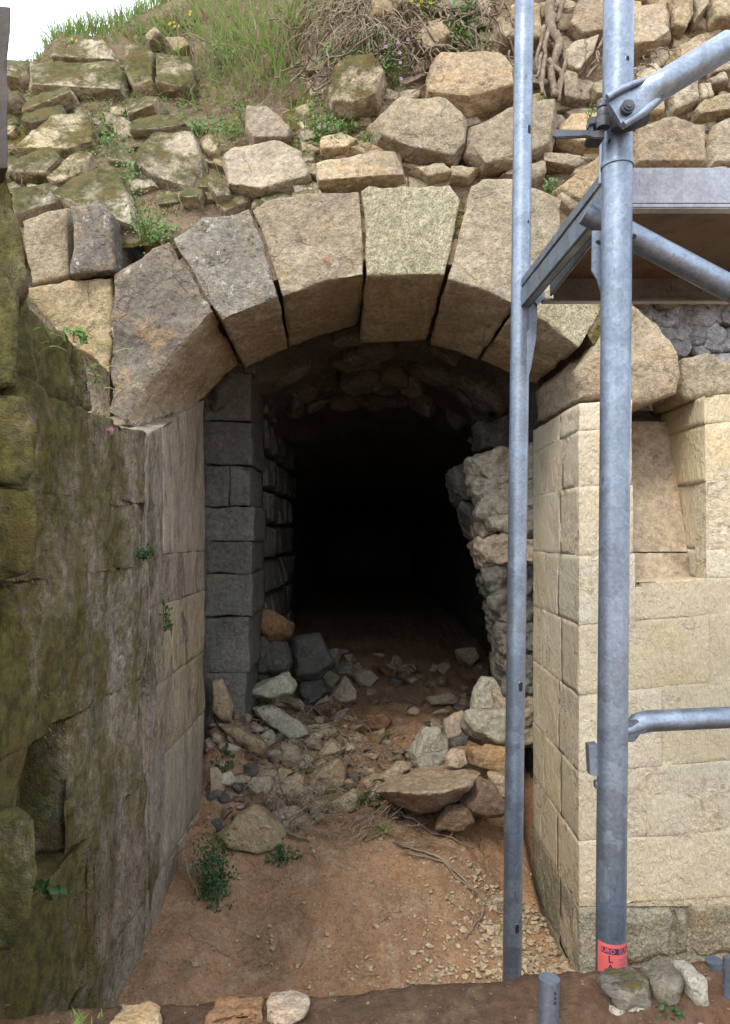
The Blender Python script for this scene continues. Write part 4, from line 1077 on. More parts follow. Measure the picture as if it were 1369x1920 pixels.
# gusset plates
def plate(px, d, th, mat, parent=sca, name='gusset_plate', yaw=0.):
    bm = bmesh.new()
    a = [bm.verts.new(P(x, y, d)) for x, y in px]; b = [bm.verts.new(P(x, y, d) + Vector((yaw, th, 0))) for x, y in px]
    bm.faces.new(a); bm.faces.new(b[::-1])
    for i in range(len(px)): j = (i + 1) % len(px); bm.faces.new((a[i], b[i], b[j], a[j]))
    bmesh.ops.recalc_face_normals(bm, faces=bm.faces)
    bmesh.ops.bevel(bm, geom=list(bm.edges), offset=.0008, segments=2, affect='EDGES')
    return obj(name, bm, M[mat], parent, False)
plate([(994, 562), (1007, 560), (1008, 590), (1006, 630), (996, 690), (990, 712), (984, 710), (982, 690), (988, 660), (986, 625), (994, 615)], 1.80, .005, 'steel')
plate([(1111, 432), (1140, 432), (1140, 572), (1131, 560), (1120, 525), (1110, 508)], 1.175, .005, 'steel')
plate([(1004, 548), (1022, 546), (1022, 558), (1008, 572), (1003, 566)], 1.79, .01, 'steel', name='hook')
bm = bmesh.new(); tube(bm, [P(1121, 455, 1.174), P(1121, 455, 1.1745)], .004, 12); obj('slot', bm, M['hole'], sca)
# braces
def strut(p, q, rad, mat, name='brace', flat0=.0, flat1=.0, n=22, seg=24):
    bm = bmesh.new(); t = (q - p).normalized(); dpt = Vector((0, -1, 0)); dpt = (dpt - t * dpt.dot(t)).normalized(); u = t.cross(dpt)
    rings = []
    for i in range(n + 1):
        s_ = i / n; k = 1 - .78 * max(sstep(flat0, flat0 * .45, s_) if flat0 else 0, 0)
        wd = 1 + .32 * (1 - k) / .78
        rings.append([bm.verts.new(p.lerp(q, s_) + dpt * rad * k * math.cos(a) + u * rad * wd * math.sin(a)) for a in [2 * math.pi * j / seg for j in range(seg)]])
    for a, b in zip(rings, rings[1:]):
        for j in range(seg): bm.faces.new((a[j], a[(j + 1) % seg], b[(j + 1) % seg], b[j]))
    bm.faces.new(rings[0][::-1]); bm.faces.new(rings[-1])
    return obj(name, bm, M[mat], sca), dpt, u, t
br, dpt, u_, t_ = strut(P(1151, 214, 1.095), P(1366, 84, 1.095), .0212, 'steel', flat0=.42)
# the rolled lips of the flattened end and its bolt
bm = bmesh.new(); p0 = P(1151, 214, 1.095); q0 = P(1366, 84, 1.095)
for sgn in (-1, 1):
    tube(bm, [p0.lerp(q0, s_) + u_ * sgn * .0245 * lerp(1, .72, sstep(.1, .36, s_)) + dpt * lerp(.0075, .006, sstep(.2, .36, s_)) for s_ in [i * .045 for i in range(9)]], [.0052] * 6 + [.0046, .0036, .002], 10)
obj('rolled_lip', bm, M['steel'], br)
bm = bmesh.new(); c = P(1177, 201, 1.085)
tube(bm, [c + Vector((0, .004, 0)), c + Vector((0, -.003, 0))], .0105, 28); tube(bm, [c + Vector((0, -.003, 0)), c + Vector((0, -.006, 0))], .0075, 28); tube(bm, [c + Vector((0, -.006, 0)), c + Vector((0, -.008, 0))], .0042, 20)
obj('bolt', bm, M['cast'], br, False)
br2, *_ = strut(P(1098, 397, 1.225), P(2600, 1195, 1.225), .0212, 'steel', n=40)
slot_bm = bmesh.new(); c = P(1189, 443, 1.2015); tube(slot_bm, [c, c + Vector((0, .002, 0))], .0042, 14); obj('slot', slot_bm, M['hole'], br2)
bm = bmesh.new()
pts = [P(1160, 1372, 1.205), P(1178, 1368, 1.21), P(1196, 1357, 1.215), P(1216, 1352, 1.22), P(1300, 1348, 1.23), P(1480, 1340, 1.24), P(2600, 1290, 1.27)]
tube(bm, pts, [.008, .012, .0178, .0185, .0185, .0185, .0185], 28); rail = obj('guard_rail', bm, M['steel'], sca)
plate([(1176, 1352), (1196, 1350), (1215, 1370), (1202, 1376), (1190, 1391), (1174, 1392)], 1.20, .006, 'steeldark', rail, 'lug')
plate([(1104, 1398), (1122, 1396), (1122, 1456), (1107, 1454)], 1.16, .02, 'steel', name='wedge_box')
plate([(1117, 1466), (1124, 1466), (1124, 1480), (1117, 1480)], 1.16, .012, 'steel', name='wedge_tip')
# wedge coupler round the big post
z0, z1 = CAMZ + (CY - 244) / FPX * 1.16, CAMZ + (CY - 206) / FPX * 1.16
bm = bmesh.new(); c = bc((z0 + z1) / 2)
ro, ri = rb + .0075, rb + .0004
rr_ = []
for i in range(41):
    a = -2.2 + 4.4 * i / 40
    rr_.append([bm.verts.new(Vector((c.x + q * math.sin(a), c.y - q * math.cos(a), z))) for q, z in ((ri, z0), (ro, z0 + .002), (ro, z1 - .002), (ri, z1))])
for a, b in zip(rr_, rr_[1:]):
    for k in range(3): bm.faces.new((a[k], b[k], b[k + 1], a[k + 1]))
cl = obj('coupler', bm, M['cast'], sca)
bm = bmesh.new()
for y0, y1, rad in ((189, 203, .0098), (205, 220, .0096), (221, 240, .0108)):
    tube(bm, [P(1131, y1, 1.125), P(1131, (y0 * .15 + y1 * .85), 1.125), P(1131, y0 + 1, 1.125), P(1131, y0, 1.125)], [rad * .94, rad, rad, rad * .9], 24)
obj('hinge_barrel', bm, M['cast'], cl)
bm = bmesh.new()
def quadbox(px, d0, d1, bm):
    t = bmesh.new(); a = [t.verts.new(P(x, y, d0)) for x, y in px]; b = [t.verts.new(Vector((P(x, y, d0).x, d1, P(x, y, d0).z))) for x, y in px]
    t.faces.new(a); t.faces.new(b[::-1]); n = len(px)
    for i in range(n): t.faces.new((a[i], b[i], b[(i + 1) % n], a[(i + 1) % n]))
    bmesh.ops.recalc_face_normals(t, faces=t.faces); bmesh.ops.bevel(t, geom=list(t.edges), offset=.0015, segments=2, affect='EDGES'); add_bm(bm, t)
quadbox([(1108, 218), (1130, 216), (1128, 232), (1107, 232)], 1.13, 1.155, bm); quadbox([(1105, 247), (1134, 240), (1134, 259), (1112, 259), (1105, 255)], 1.125, 1.155, bm)
quadbox([(1107, 226), (1114, 226), (1114, 250), (1107, 250)], 1.135, 1.15, bm); quadbox([(1150, 208), (1205, 200), (1219, 204), (1219, 226), (1190, 238), (1150, 240)], 1.118, 1.132, bm)
obj('jaw', bm, M['cast'], cl, False)
bm = bmesh.new(); quadbox([(1037, 255), (1040, 244), (1046, 241), (1108, 243), (1108, 255), (1042, 258)], 1.14, 1.147, bm)
obj('wedge', bm, M['cast'], cl, False)
# rear thin upright seen behind the coupler
bm = bmesh.new(); tube(bm, [P(1129, 262, 1.2), P(1127, 345, 1.2)], .0046, 12); obj('pin', bm, M['steel'], sca)
# red maker's label on the big post, with its print
def wrap(me_pts, zc):      # local (u, v) metres -> on the tube
    c = bc(zc)
    return lambda u, v, off: Vector((bc(zc + v).x + (rb + off) * math.sin(u / rb), c.y - (rb + off) * math.cos(u / rb), zc + v))
def patch(name, u0, u1, v0, v1, off, mat, parent, n=24, bowl=0.):
    w_ = wrap(None, zl); bm = bmesh.new(); a = []
    for i in range(n + 1):
        u = lerp(u0, u1, i / n); a.append((bm.verts.new(w_(u, v0, off)), bm.verts.new(w_(u, v1, off))))
    for p_, q_ in zip(a, a[1:]): bm.faces.new((p_[0], q_[0], q_[1], p_[1]))
    return obj(name, bm, mat, parent)
zl = CAMZ + (CY - 1778) / FPX * 1.135
label = patch('label', -.0315, .030, -.085, .0045, .0003, M['sticker'], big)
patch('label_band', -.0235, .0285, -.0112, -.0015, .0006, M['band'], label)
def text(body, size, u, v, mat, off, parent, rot=0):
    cu = bpy.data.curves.new('print', 'FONT'); cu.body = body; cu.size = size; cu.align_x = 'CENTER'; cu.align_y = 'CENTER'; cu.resolution_u = 3; cu.offset = size * .018
    t = bpy.data.objects.new('print', cu); C.objects.link(t)
    me = bpy.data.meshes.new_from_object(t.evaluated_get(bpy.context.evaluated_depsgraph_get()))
    bpy.data.objects.remove(t); bpy.data.curves.remove(cu)
    w_ = wrap(None, zl); bm = bmesh.new(); bm.from_mesh(me); bpy.data.meshes.remove(me)
    es = [e for e in bm.edges if e.calc_length() > .003]
    if es: bmesh.ops.subdivide_edges(bm, edges=es, cuts=2)
    for q in bm.verts:
        x, y = (q.co.x, q.co.y) if not rot else (-q.co.y, q.co.x)
        q.co = w_(u + x, v + y, off)
    bm.normal_update()
    return obj('print', bm, mat, parent, False)
text('EURO  EURO', .0098, .0015, -.0064, M['sticker'], .0009, label)
text('L', .0155, -.0085, -.0195, M['band'], .0007, label)
text('A', .0155, -.0085, -.0335, M['band'], .0007, label)
text('layher', .0062, .0135, -.0195, M['smallprint'], .0007, label)
text('kaymo', .0062, .0135, -.0275, M['smallprint'], .0007, label)

# deck resting on the transom
deck = thing('scaffold_deck', 'steel edged plywood scaffold deck laid across the frame', 'scaffold deck', (1.6, 1.5, CAMZ + .58))
zb_, zt_ = CAMZ + .575, CAMZ + .648
bm = bmesh.new(); bevbox(bm, (.455, 1.246, zb_ + .008), (2.9, 1.252, zt_)); bevbox(bm, (.455, 1.2521, zt_ - .004), (2.9, 1.29, zt_ - .0005)); bevbox(bm, (.455, 1.2475, zt_ - .0125), (2.9, 1.2459, zt_ - .0095), .0003)
bevbox(bm, (.455, 1.244, zb_), (2.9, 1.268, zb_ + .0079)); obj('side_rail', bm, M['alu'], deck, False)
bm = bmesh.new(); bevbox(bm, (.47, 1.752, zb_ + .006), (2.9, 1.758, zt_ - .008)); bevbox(bm, (.44, 1.738, zb_ - .001), (2.9, 1.765, zb_ + .0059)); obj('side_rail', bm, M['alu'], deck, False)
bm = bmesh.new(); bevbox(bm, (.462, 1.2905, zt_ - .014), (2.9, 1.7515, zt_ - .0045), .001); obj('deck_board', bm, M['ply'], deck, False)
bm = bmesh.new(); bevbox(bm, (.4555, 1.2685, zb_ + .009), (.4615, 1.7375, zt_ - .006)); obj('end_rail', bm, M['alu'], deck, False)
for x in (.93, 1.6, 2.3):
    bm = bmesh.new(); bevbox(bm, (x, 1.2685, zt_ - .034), (x + .03, 1.7375, zt_ - .0145)); obj('cross_rib', bm, M['steeldark'], deck, False)

# the thin post's offset lower end, built as its own tube, and a corner tube
t1 = thing('scaffold_tube', 'short slotted galvanised tube standing in the dark soil right of the gravel', 'tube', P(1028, 1920, .93))
def stub(x0, y0, x1, y1, d, rad, par, mat='steel', top=True):
    bm = bmesh.new(); tube(bm, [P(x0, y0, d), P(lerp(x0, x1, .5), lerp(y0, y1, .5), d), P(x1, y1, d)], rad, 36)
    return obj('tube', bm, M[mat], par)
tb = stub(1030, 1834, 1023, 2080, .93, .0137, t1)
for dy in (1851, 1860, 1869):
    bm = bmesh.new(); c = P(1035, dy, .93); c.y -= .01325; tube(bm, [c, c + Vector((0, .002, 0))], .0022, 12); obj('slot', bm, M['hole'], tb)
t2 = thing('scaffold_tube', 'blue grey tube with a bent fitting at the lower right corner', 'tube', P(1362, 1920, .96))
stub(1364, 1795, 1360, 2080, .94, .0055, t2, 'steeldark')
bm = bmesh.new(); tube(bm, [P(1338, 1800, .99), P(1340, 1825, .99), P(1344, 1838, .985), P(1352, 1842, .975)], [.011, .0115, .010, .006], 20); obj('fitting', bm, M['steeldark'], t2)

# weathered timber post at the left edge
tp = thing('timber_post', 'weathered grey timber post at the left edge, standing on the mossy wall', 'post', P(-20, 330, 1.28))
bm = bmesh.new()
F = [P(-80, 4, 1.26), P(23, 6, 1.26), P(19, 120, 1.26), P(18, 220, 1.26), P(17, 318, 1.26), P(-80, 318, 1.26)]
obj('post', loft(F, [p + Vector((-.075, .1, 0)) for p in F], .016, .005, .004, 77, 5, (3, 3, .4)), M['timber'], tp)

# ------------------------------------------------------------------ plants
def blade(bm, base, dirv_, L, wd, bend, segs=4):
    side_ = dirv_.cross(Vector((R.uniform(-1, 1), R.uniform(-1, .2), .2))).normalized()
    prev = None; p = base.copy(); d = dirv_.normalized()
    for i in range(segs + 1):
        t = i / segs; wv = wd * (1 - t ** 1.6) * .5
        a = bm.verts.new(p + side_ * wv); b = bm.verts.new(p - side_ * wv)
        if prev: bm.faces.new((prev[0], prev[1], b, a))
        prev = (a, b); d = (d + bend / segs).normalized(); p = p + d * (L / segs)
def bankpt(px, py):
    p = P(px, py, Dtop(px, py) + .05); return p
gb, db = bmesh.new(), bmesh.new()
def tuft(px, py, n, spread, L, dry=.15, drop=-.5, up=1., wd=.005, fwd=.35):
    for _ in range(n):
        x = px + R.gauss(0, spread); y = py + R.gauss(0, spread * .5)
        b = bankpt(x, y); d = Vector((R.gauss(0, .35), -abs(R.gauss(fwd, .3)), up + R.uniform(-.2, .3)))
        blade(db if R.random() < dry else gb, b, d, L * R.uniform(.45, 1.15), wd * R.uniform(.35, 1.25), Vector((R.gauss(0, .25), -.3, drop * R.uniform(.3, 1.6))))
for i in range(54):                                  # fringe along the skyline
    px = 55 + i * 7; py = skyline(px) + R.uniform(-2, 14)
    tuft(px, py, 26, 7, .13 if px > 90 else .06, .1, -.3, 1.1, .006, .1)
for x, y, n, sp, L in ((120, 116, 60, 22, .08), (165, 90, 70, 24, .10), (215, 88, 70, 24, .11), (265, 66, 80, 24, .12), (300, 78, 60, 22, .14), (240, 74, 50, 20, .10), (340, 95, 70, 28, .26), (400, 70, 90, 36, .26), (450, 110, 120, 38, .28), (500, 140, 120, 36, .27), (520, 90, 90, 34, .3), (470, 170, 110, 40, .2), (430, 200, 70, 40, .16),
                       (390, 40, 80, 40, .22), (300, 45, 60, 34, .16), (540, 60, 60, 30, .28), (380, 150, 50, 26, .22), (560, 190, 40, 22, .12), (600, 30, 50, 30, .2), (410, 15, 70, 50, .18), (480, 10, 60, 50, .2)):
    tuft(x, y, int(n * .8), sp, L * R.uniform(.8, 1.2), .3, -1.0, .85, .0085, .5)
for x, y, n, sp, L in ((285, 425, 90, 22, .07), (265, 445, 50, 16, .06), (300, 400, 30, 20, .05), (80, 320, 18, 20, .05), (200, 200, 24, 18, .06), (215, 90, 30, 26, .07), (160, 80, 30, 26, .08), (45, 250, 20, 10, .06), (35, 290, 16, 8, .05),
                       (570, 240, 24, 14, .07), (230, 170, 14, 12, .09), (250, 240, 16, 14, .07), (240, 300, 18, 14, .07), (640, 190, 16, 18, .06), (330, 140, 16, 12, .2), (330, 180, 12, 10, .22)):
    tuft(x, y, n, sp, L, .25, -.5, .9, .004, .5)
for _ in range(520):                                  # bleached straws among the stones
    x, y = R.uniform(20, 640), R.uniform(90, 400)
    if y < skyline(x) + 20 or (x > 230 and y > 375): continue
    b = bankpt(x, y); b.y -= .05
    blade(db, b, Vector((R.gauss(0, .7), -.6, R.uniform(-.2, 1.0))), R.uniform(.03, .12), .0024, Vector((R.gauss(0, .4), -.1, -.9)), 4)
for px, py in ((60, 250), (110, 320), (190, 215), (205, 300), (270, 215), (235, 355), (320, 275), (400, 260), (440, 265), (395, 350), (330, 395), (590, 225), (585, 300), (640, 262), (140, 350), (170, 180), (100, 200), (45, 330), (30, 220)):
    tuft(px, py, 60, 20, .085, .22, -.6, .9, .005, .5)
# dry hanging grass and stems
for _ in range(900):
    x = R.gauss(655, 62); y = R.uniform(-40, 90)
    if x < 545 or x > 800: continue
    b = bankpt(x, y); b.y -= .05
    blade(db, b, Vector((R.gauss(0, .5), -.7, R.uniform(-.2, .5))), R.uniform(.08, .24), .0032, Vector((R.gauss(0, .35), .2, -1.9)), 5)
for _ in range(160):
    x = R.uniform(330, 560); y = R.uniform(20, 240); b = bankpt(x, y); b.y -= .02
    blade(db, b, Vector((R.gauss(0, .6), -.6, R.uniform(-.1, .7))), R.uniform(.06, .18), .003, Vector((R.gauss(0, .3), 0, -1.6)), 4)
for _ in range(120):
    x = R.uniform(780, 920); y = R.uniform(0, 90); b = bankpt(x, y); b.y -= .03
    blade(db, b, Vector((R.gauss(0, .6), -.6, R.uniform(-.1, .4))), R.uniform(.04, .12), .003, Vector((R.gauss(0, .3), 0, -1.6)), 4)
for _ in range(22): blade(gb, P(150 + R.gauss(0, 14), 1914, .95) + Vector((0, R.uniform(-.01, .02), -.005)), Vector((R.gauss(0, .4), -.2, 1)), R.uniform(.008, .02), .003, Vector((0, 0, -.3)), 3)
for _ in range(40):                                   # tufts on the ledge of the mossy wall
    p = Vector((-.70 + R.uniform(-.06, .02), R.uniform(1.5, 2.15), CAMZ + R.uniform(.40, .50)))
    blade(gb, p, Vector((R.uniform(.1, .9), R.gauss(0, .4), R.uniform(.1, 1))), R.uniform(.02, .07), .0035, Vector((.2, 0, -1)), 4)
tag(obj('grass', gb, M['grass']), 'fresh green grass growing on the bank above the wall', kind='stuff')
tag(obj('dry_grass', db, M['drygrass']), 'dry bleached grass hanging over the top of the wall', kind='stuff')
# moss cushions
mb = bmesh.new()
for px, py, n, sx, sy in ((300, 385, 500, 50, 14), (350, 395, 300, 45, 10), (240, 400, 250, 20, 20), (300, 258, 300, 35, 8), (380, 255, 350, 40, 8), (540, 275, 250, 26, 5), (460, 290, 250, 30, 5), (660, 150, 350, 30, 14), (220, 250, 250, 22, 14), (90, 165, 150, 30, 10), (700, 165, 200, 20, 14), (300, 345, 150, 30, 8), (840, 100, 60, 10, 6), (270, 110, 120, 14, 8)):
    for _ in range(n):
        x, y = R.gauss(px, sx), R.gauss(py, sy); b = P(x, y, Dtop(x, y) + R.uniform(-.045, .06))
        blade(mb, b, Vector((R.gauss(0, .6), -.7, 1)), R.uniform(.006, .014), .004, Vector((0, -.2, -.4)), 2)
for _ in range(2600):
    y = R.uniform(1.25, 2.2); z = CAMZ + R.uniform(-1.25, .48)
    if noise.noise(Vector((y * 4, z * 1.6, 3))) < .02: continue
    blade(mb, Vector((wx(y) + R.uniform(-.012, .012), y, z)), Vector((1, R.gauss(0, .5), R.gauss(-.3, .6))), R.uniform(.005, .014), .004, Vector((0, 0, -.8)), 2)
tag(obj('moss', mb, M['moss']), 'olive moss cushions on the stones and the left wall', kind='stuff')

def leaf(bm, p, n, size, ang):
    t = n.cross(Vector((math.cos(ang), math.sin(ang), .3))).normalized(); s_ = n.cross(t)
    pts = [p - t * size * .5, p + s_ * size * .32 - t * size * .1, p + s_ * size * .28 + t * size * .25, p + t * size * .55, p - s_ * size * .28 + t * size * .25, p - s_ * size * .32 - t * size * .1]
    v = [bm.verts.new(q + (n * .12 * size if i in (1, 2, 4, 5) else Vector())) for i, q in enumerate(pts)]
    bm.faces.new((v[0], v[1], v[2], v[3])); bm.faces.new((v[0], v[3], v[4], v[5]))
cb = bmesh.new()
for px, py, n, sx, sy in ((120, 300, 130, 60, 50), (210, 230, 170, 60, 60), (300, 230, 150, 60, 30), (70, 230, 110, 30, 70), (240, 330, 120, 30, 50), (330, 150, 110, 60, 40), (420, 240, 110, 60, 24), (450, 80, 90, 90, 50), (600, 230, 90, 40, 40), (680, 100, 90, 50, 40), (860, 60, 90, 40, 40), (300, 60, 80, 60, 30), (300, 430, 80, 30, 25)):
    for _ in range(n * 5):
        x, y = R.gauss(px, sx * .6), R.gauss(py, sy * .6)
        if y < skyline(x) + 6: continue
        leaf(cb, P(x, y, Dtop(x, y) + R.uniform(-.06, .03)), Vector((R.gauss(0, .5), -1, R.gauss(.6, .5))).normalized(), R.uniform(.006, .017), R.uniform(0, 6.28))
tag(obj('ground_cover', cb, M['leaf']), 'small green leaves spread over the bank between the stones', kind='stuff')
def weed(label, px, py, wpx, hpx, n, size, d=None, mat='leaf', flowers=0, fmat='flower', name='weed', depth=.05, up=.5):
    d = d or Dtop(px, py) - .02
    base = P(px, py + hpx * .5, d); t = thing(name, label, 'plant', base, 'weeds growing on the masonry')
    lb, sb = bmesh.new(), bmesh.new(); tips = []
    for i in range(n):
        q = P(px + R.gauss(0, wpx * .28), py + R.gauss(0, hpx * .28), d) + Vector((0, R.uniform(-depth, depth * .3), 0))
        leaf(lb, q, Vector((R.gauss(0, .5), -1, R.gauss(up, .5))).normalized(), size * R.uniform(.6, 1.25), R.uniform(0, 6.28))
        if i % 3 == 0: tips.append(q)
    for q in tips[:18]: tube(sb, wig(base + Vector((R.gauss(0, .012), .02, 0)), q, 4, .015, R.random() * 50), .0012, 4, False)
    obj('leaves', lb, M[mat], t); obj('stems', sb, M[mat], t)
    if flowers:
        fb = bmesh.new()
        for _ in range(flowers):
            q = P(px + R.gauss(0, wpx * .3), py + R.gauss(-hpx * .1, hpx * .25), d - depth)
            for a in range(5): leaf(fb, q + Vector((math.cos(a * 1.257), 0, math.sin(a * 1.257))) * .004, Vector((0, -1, .2)), .007, a * 1.257)
        tag(obj('flowers', fb, M[fmat], t), kind='stuff')
    return t
weed('trailing weed with mauve flowers over the round mossy boulder', 735, 115, 70, 90, 160, .011, None, 'leaf', 6)
weed('weed with small leaves in the joint left of the big tan boulder', 590, 255, 40, 80, 110, .012, None, 'leaf', 2)
weed('low weed in front of the round mossy boulder', 640, 240, 60, 30, 70, .014)
weed('weed rooted left above the square pale stone', 690, 265, 50, 30, 60, .012)
weed('lobed green leaves hanging beside the thin scaffold post', 875, 15, 40, 40, 34, .028)
weed('pale green leaves over the ochre boulder at the top', 838, 70, 20, 60, 16, .026)
weed('red stemmed weed at the top of the wall', 800, 8, 60, 24, 60, .016, None, 'leaf', 4, 'yellow')
weed('small fern like weed behind the scaffold posts', 1030, 350, 26, 24, 40, .013, 2.42)
weed('sprig of green in the joint behind the coupler', 1105, 215, 14, 20, 16, .012, 2.45)
weed('small round leaved plant beside the ivy root', 1010, 195, 14, 20, 16, .014)
weed('broad leaved weed left of the grey square stone', 252, 340, 44, 56, 60, .02)
weed('rosette of lobed leaves above the grey square stone', 372, 246, 44, 18, 44, .018)
weed('leafy weed on the mossy stones below the skyline', 208, 262, 36, 60, 70, .014)
weed('yellow flowered weed on the skyline at left', 145, 85, 50, 30, 80, .014, None, 'leaf', 9, 'yellow')
weed('broad leaved plant at the foot of the tall grass', 615, 105, 30, 26, 18, .03)
weed('scrubby weed on the left end stones', 85, 335, 60, 40, 60, .009, None, 'leaf')
weed('white headed weed over the flat grey stone', 150, 160, 40, 40, 46, .009, None, 'leaf', 8, 'flower')
weed('leafy weed growing up beside the left arch stones', 270, 420, 50, 60, 90, .010, 2.42, 'leaf')
weed('green tuft beside the lower of the long flat mossy stones', 120, 330, 24, 20, 26, .012)
weed('green shoot on the ledge of the mossy wall', 152, 628, 30, 22, 16, .022, 1.78)
weed('broad leaved weed in the middle of the tall grass', 430, 120, 70, 60, 50, .022, None, 'leaf', 0, 'flower', 'weed', .12)
weed('yellow flowered weed at the upper edge of the tall grass', 330, 40, 60, 40, 60, .014, None, 'leaf', 7, 'yellow', 'weed', .1)
weed('small leaved weed at the lower edge of the tall grass', 470, 225, 70, 40, 90, .013, None, 'leaf', 0, 'flower', 'weed', .1)
weed('seedling leaves low on the ledge of the mossy wall', 178, 700, 22, 30, 8, .012, 1.86)
weed('fern like weed in the joint of the jamb', 272, 1035, 44, 26, 70, .012, 2.2, 'leafdark')
weed('ivy leaved creeper hanging from the lower joint of the jamb', 316, 1155, 20, 56, 26, .016, 2.36, 'leafdark')
weed('dark green feathery weed at the foot of the left jamb', 403, 1640, 56, 150, 1100, .011, 2.52, 'leafdark', depth=.08, up=.9)
weed('low dark weed under the large triangular boulder', 528, 1600, 60, 34, 120, .014, 2.68, 'leafdark', depth=.06)
weed('bright green seedling on the soil under the ochre slab', 714, 1554, 26, 14, 22, .016, 2.78, 'leaf')
weed('round leaved plant in the dark hollow at the lower left', 92, 1655, 42, 60, 13, .022, 1.38, 'leafdark', depth=.02, up=.2)
weed('dark moss clump on the near bank at lower right', 1246, 1900, 36, 40, 160, .008, .94, 'leafdark', depth=.02)
weed('small green plant between the twigs near the pale boulder', 690, 1495, 40, 26, 60, .012, 2.95, 'leafdark')
weed('dark green plant against the deep left corner', 425, 1440, 36, 60, 60, .02, 3.1, 'leafdark')
fl = thing('flower', 'single pink flower head on the mossy wall left of the arch', 'flower', P(207, 808, 1.95))
bm = bmesh.new()
for i in range(46):
    a = R.uniform(0, 6.28); rr2 = R.uniform(0, .0105); q = P(207, 808, 1.93) + Vector((rr2 * math.cos(a), -.008 + rr2 * .5, rr2 * math.sin(a)))
    leaf(bm, q, Vector((math.cos(a) * .5, -1, math.sin(a) * .5)).normalized(), .008, a)
obj('petals', bm, M['pink'], fl)
bm = bmesh.new(); tube(bm, wig(P(207, 812, 1.94), P(196, 850, 1.90), 5, .01, 3), .0012, 5); obj('stem', bm, M['leafdark'], fl)

# ivy roots on the wall behind the thin post
iv = thing('ivy_root', 'thick twisted grey ivy roots climbing between the scaffold posts', 'ivy root', P(1035, 200, 2.4))
for i, (pts, r0, r1) in enumerate([
    ([(1045, -30), (1030, 40), (1046, 85), (1040, 140), (1042, 195)], .02, .012), ([(1015, -30), (1040, 30), (1022, 80), (1015, 130), (1018, 190)], .011, .007), ([(1064, -20), (1050, 30), (1030, 60), (1012, 110), (1008, 150)], .009, .005),
    ([(1046, 60), (1062, 110), (1050, 150), (1030, 190), (1004, 196)], .008, .004), ([(1030, 110), (1052, 150), (1048, 196)], .009, .006), ([(1020, 50), (1008, 90), (1012, 140), (1024, 195)], .008, .005),
    ([(1130, 68), (1118, 90), (1124, 120), (1098, 150), (1096, 195)], .005, .003), ([(1118, 100), (1122, 112), (1104, 126)], .004, .002), ([(985, 10), (960, 40), (975, 70), (962, 100)], .006, .003)]):
    bm = bmesh.new(); P3 = []
    for a, b in zip(pts, pts[1:]):
        for j in range(6):
            x, y = lerp(a[0], b[0], j / 6), lerp(a[1], b[1], j / 6)
            q = P(x, y, Dtop(x, y) - .055); q += noise.noise_vector(q * 14 + Vector((i * 3, 0, 0))) * .014; P3.append(q)
    n_ = len(P3); tube(bm, P3, [lerp(r0, r1, j / n_) * (1 + .25 * noise.noise(P3[j] * 40)) for j in range(n_)], 8)
    obj('root', bm, M['root'], iv)
bm = bmesh.new()
for i in range(230):                                  # fine dead runners along the top of the wall
    x, y = R.uniform(560, 960), R.uniform(-20, 150)
    if x > 700 and y > 115: continue
    a = P(x, y, Dtop(x, y) - .04); b = a + Vector((R.gauss(0, .10), R.uniform(-.05, .03), R.gauss(-.1, .07)))
    tube(bm, wig(a, b, 6, .05, i), [.0026 * R.uniform(.6, 1.6)] * 7, 5)
for i in range(14):
    x, y = R.uniform(1170, 1300), R.uniform(85, 130)
    a = P(x, y, Dtop(x, y) - .04); b = a + Vector((R.gauss(0, .07), -.02, R.gauss(-.07, .03))); tube(bm, wig(a, b, 6, .04, i + 200), .0022, 5)
tag(obj('dead_runners', bm, M['root']), 'tangle of dead creeper stems over the top of the wall', kind='stuff')
# long bare stems arching out of the grass
for i, (lab, a, b) in enumerate((('bare brown stem arching across the tall grass', (330, 72), (470, 95)), ('thin grey stem leaning down left of the mauve flowers', (592, 85), (622, 128)), ('thin bent stem crossing the joint beside the mossy boulder', (560, 190), (700, 60)))):
    bm = bmesh.new(); tube(bm, wig(P(*a, Dtop(*a) - .10), P(*b, Dtop(*b) - .12), 10, .05, 60 + i, -.02), .0026, 6)
    tag(obj('stem', bm, M['root']), lab, 'stem')

# twigs on the ground
def gtwig(bm, px, rad, lift=.012, seed=0):
    pts = []
    for (a, b) in zip(px, px[1:]):
        for j in range(5):
            x, y = lerp(a[0], b[0], j / 5), lerp(a[1], b[1], j / 5); d = hit(x, y)
            q = P(x, y, d); q.z = Gz(q.x, q.y) + lift + rad; q += noise.noise_vector(q * 9 + Vector((seed, 0, 0))) * .012; pts.append(q)
    n_ = len(pts); tube(bm, pts, [rad * lerp(1.1, .5, i / n_) for i in range(n_)], 6)
def twig(label, px, rad, lift=.01):
    bm = bmesh.new(); gtwig(bm, px, rad, lift, len(label)); return tag(obj('twig', bm, M['twig']), label, 'twig', 'dry twigs on the soil')
twig('long dry vine curving down the right of the bare soil', [(742, 1580), (800, 1600), (850, 1630), (895, 1680), (905, 1720), (885, 1765), (870, 1780)], .005)
twig('second long vine beside the curving dry vine', [(760, 1600), (830, 1622), (870, 1655), (915, 1700), (945, 1720)], .0035)
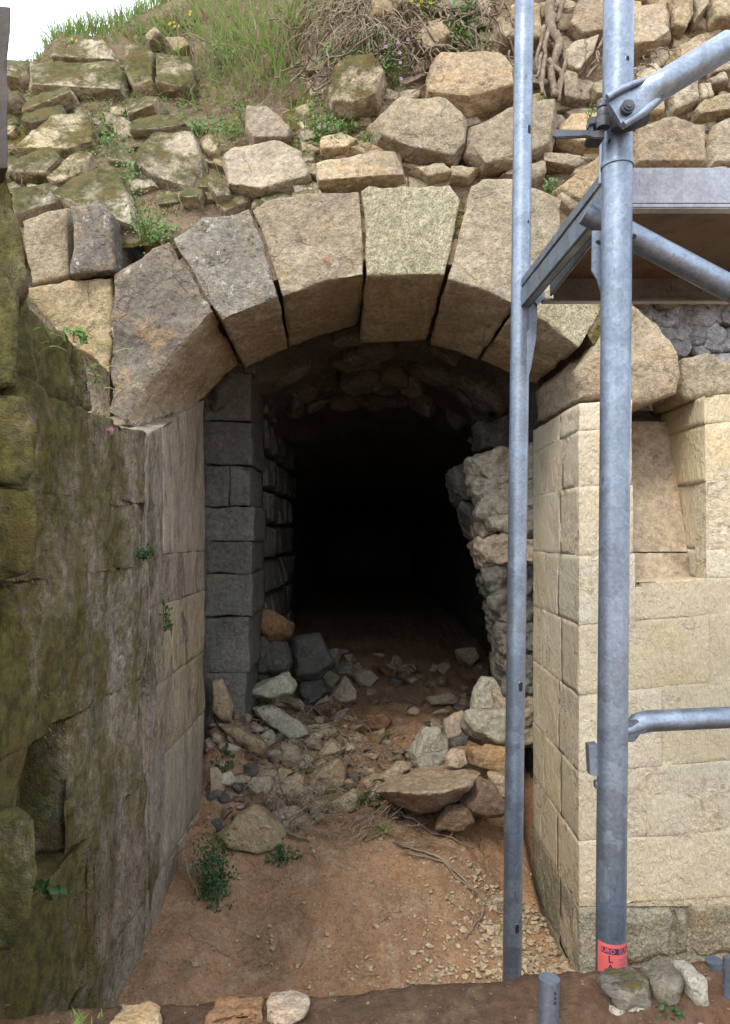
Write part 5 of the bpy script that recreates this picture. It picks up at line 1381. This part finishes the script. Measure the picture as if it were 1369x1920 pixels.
twig('pale stick slanting below the ochre slab', [(735, 1525), (790, 1548), (850, 1580), (900, 1600)], .004)
twig('knobbly stick at the top left of the bare soil', [(535, 1570), (560, 1585), (585, 1592)], .007)
twig('thin stick pointing down the left side of the soil mound', [(583, 1600), (598, 1640), (590, 1690)], .0025)
twig('short pale twig near the lower edge of the soil', [(483, 1823), (505, 1812), (520, 1806)], .0028)
twig('thin twig lying across the dim floor right of the pile', [(700, 1330), (760, 1318), (800, 1320), (850, 1335)], .003)
twig('forked stick on the slope left of the grey mossy boulder', [(730, 1380), (735, 1400), (760, 1430), (772, 1440)], .0035)
twig('long thin runner in the deep left corner', [(392, 1265), (440, 1272), (500, 1262)], .0025)
bm = bmesh.new()
for i in range(330):
    x, y = (R.gauss(610, 80), R.gauss(1525, 40)) if i < 190 else (R.gauss(590, 85), R.gauss(1410, 45))
    if not 400 < x < 780 or y > 1610: continue
    d = hit(x, y); a = P(x, y, d); a.z = Gz(a.x, a.y) + R.uniform(.004, .04)
    an = R.gauss(.5, .8); L = R.uniform(.06, .24); b = a + Vector((math.cos(an) * L, math.sin(an) * L * .5, R.uniform(-.01, .06)))
    tube(bm, wig(a, b, 8, L * .45, i, -.02), .0016 * R.uniform(.7, 1.6), 5)
for i in range(60):
    x, y = R.uniform(380, 960), R.uniform(1290, 1840)
    d = hit(x, y); a = P(x, y, d); a.z = Gz(a.x, a.y) + .006
    an = R.uniform(0, 6.28); L = R.uniform(.03, .14); b = a + Vector((math.cos(an) * L, math.sin(an) * L, 0)); b.z = Gz(b.x, b.y) + .008
    tube(bm, wig(a, b, 5, L * .2, i + 400), .0014, 5)
for i in range(26):
    a = P(R.uniform(330, 400), R.uniform(1560, 1720), 2.5); b = a + Vector((R.gauss(.05, .06), R.gauss(0, .05), -R.uniform(.05, .16)))
    tube(bm, wig(a, b, 6, .04, i + 800), .0014, 5)
tag(obj('dry_stems', bm, M['twig']), 'tangle of dry stems lying over the rubble', kind='stuff')
bpy.context.view_layer.update()
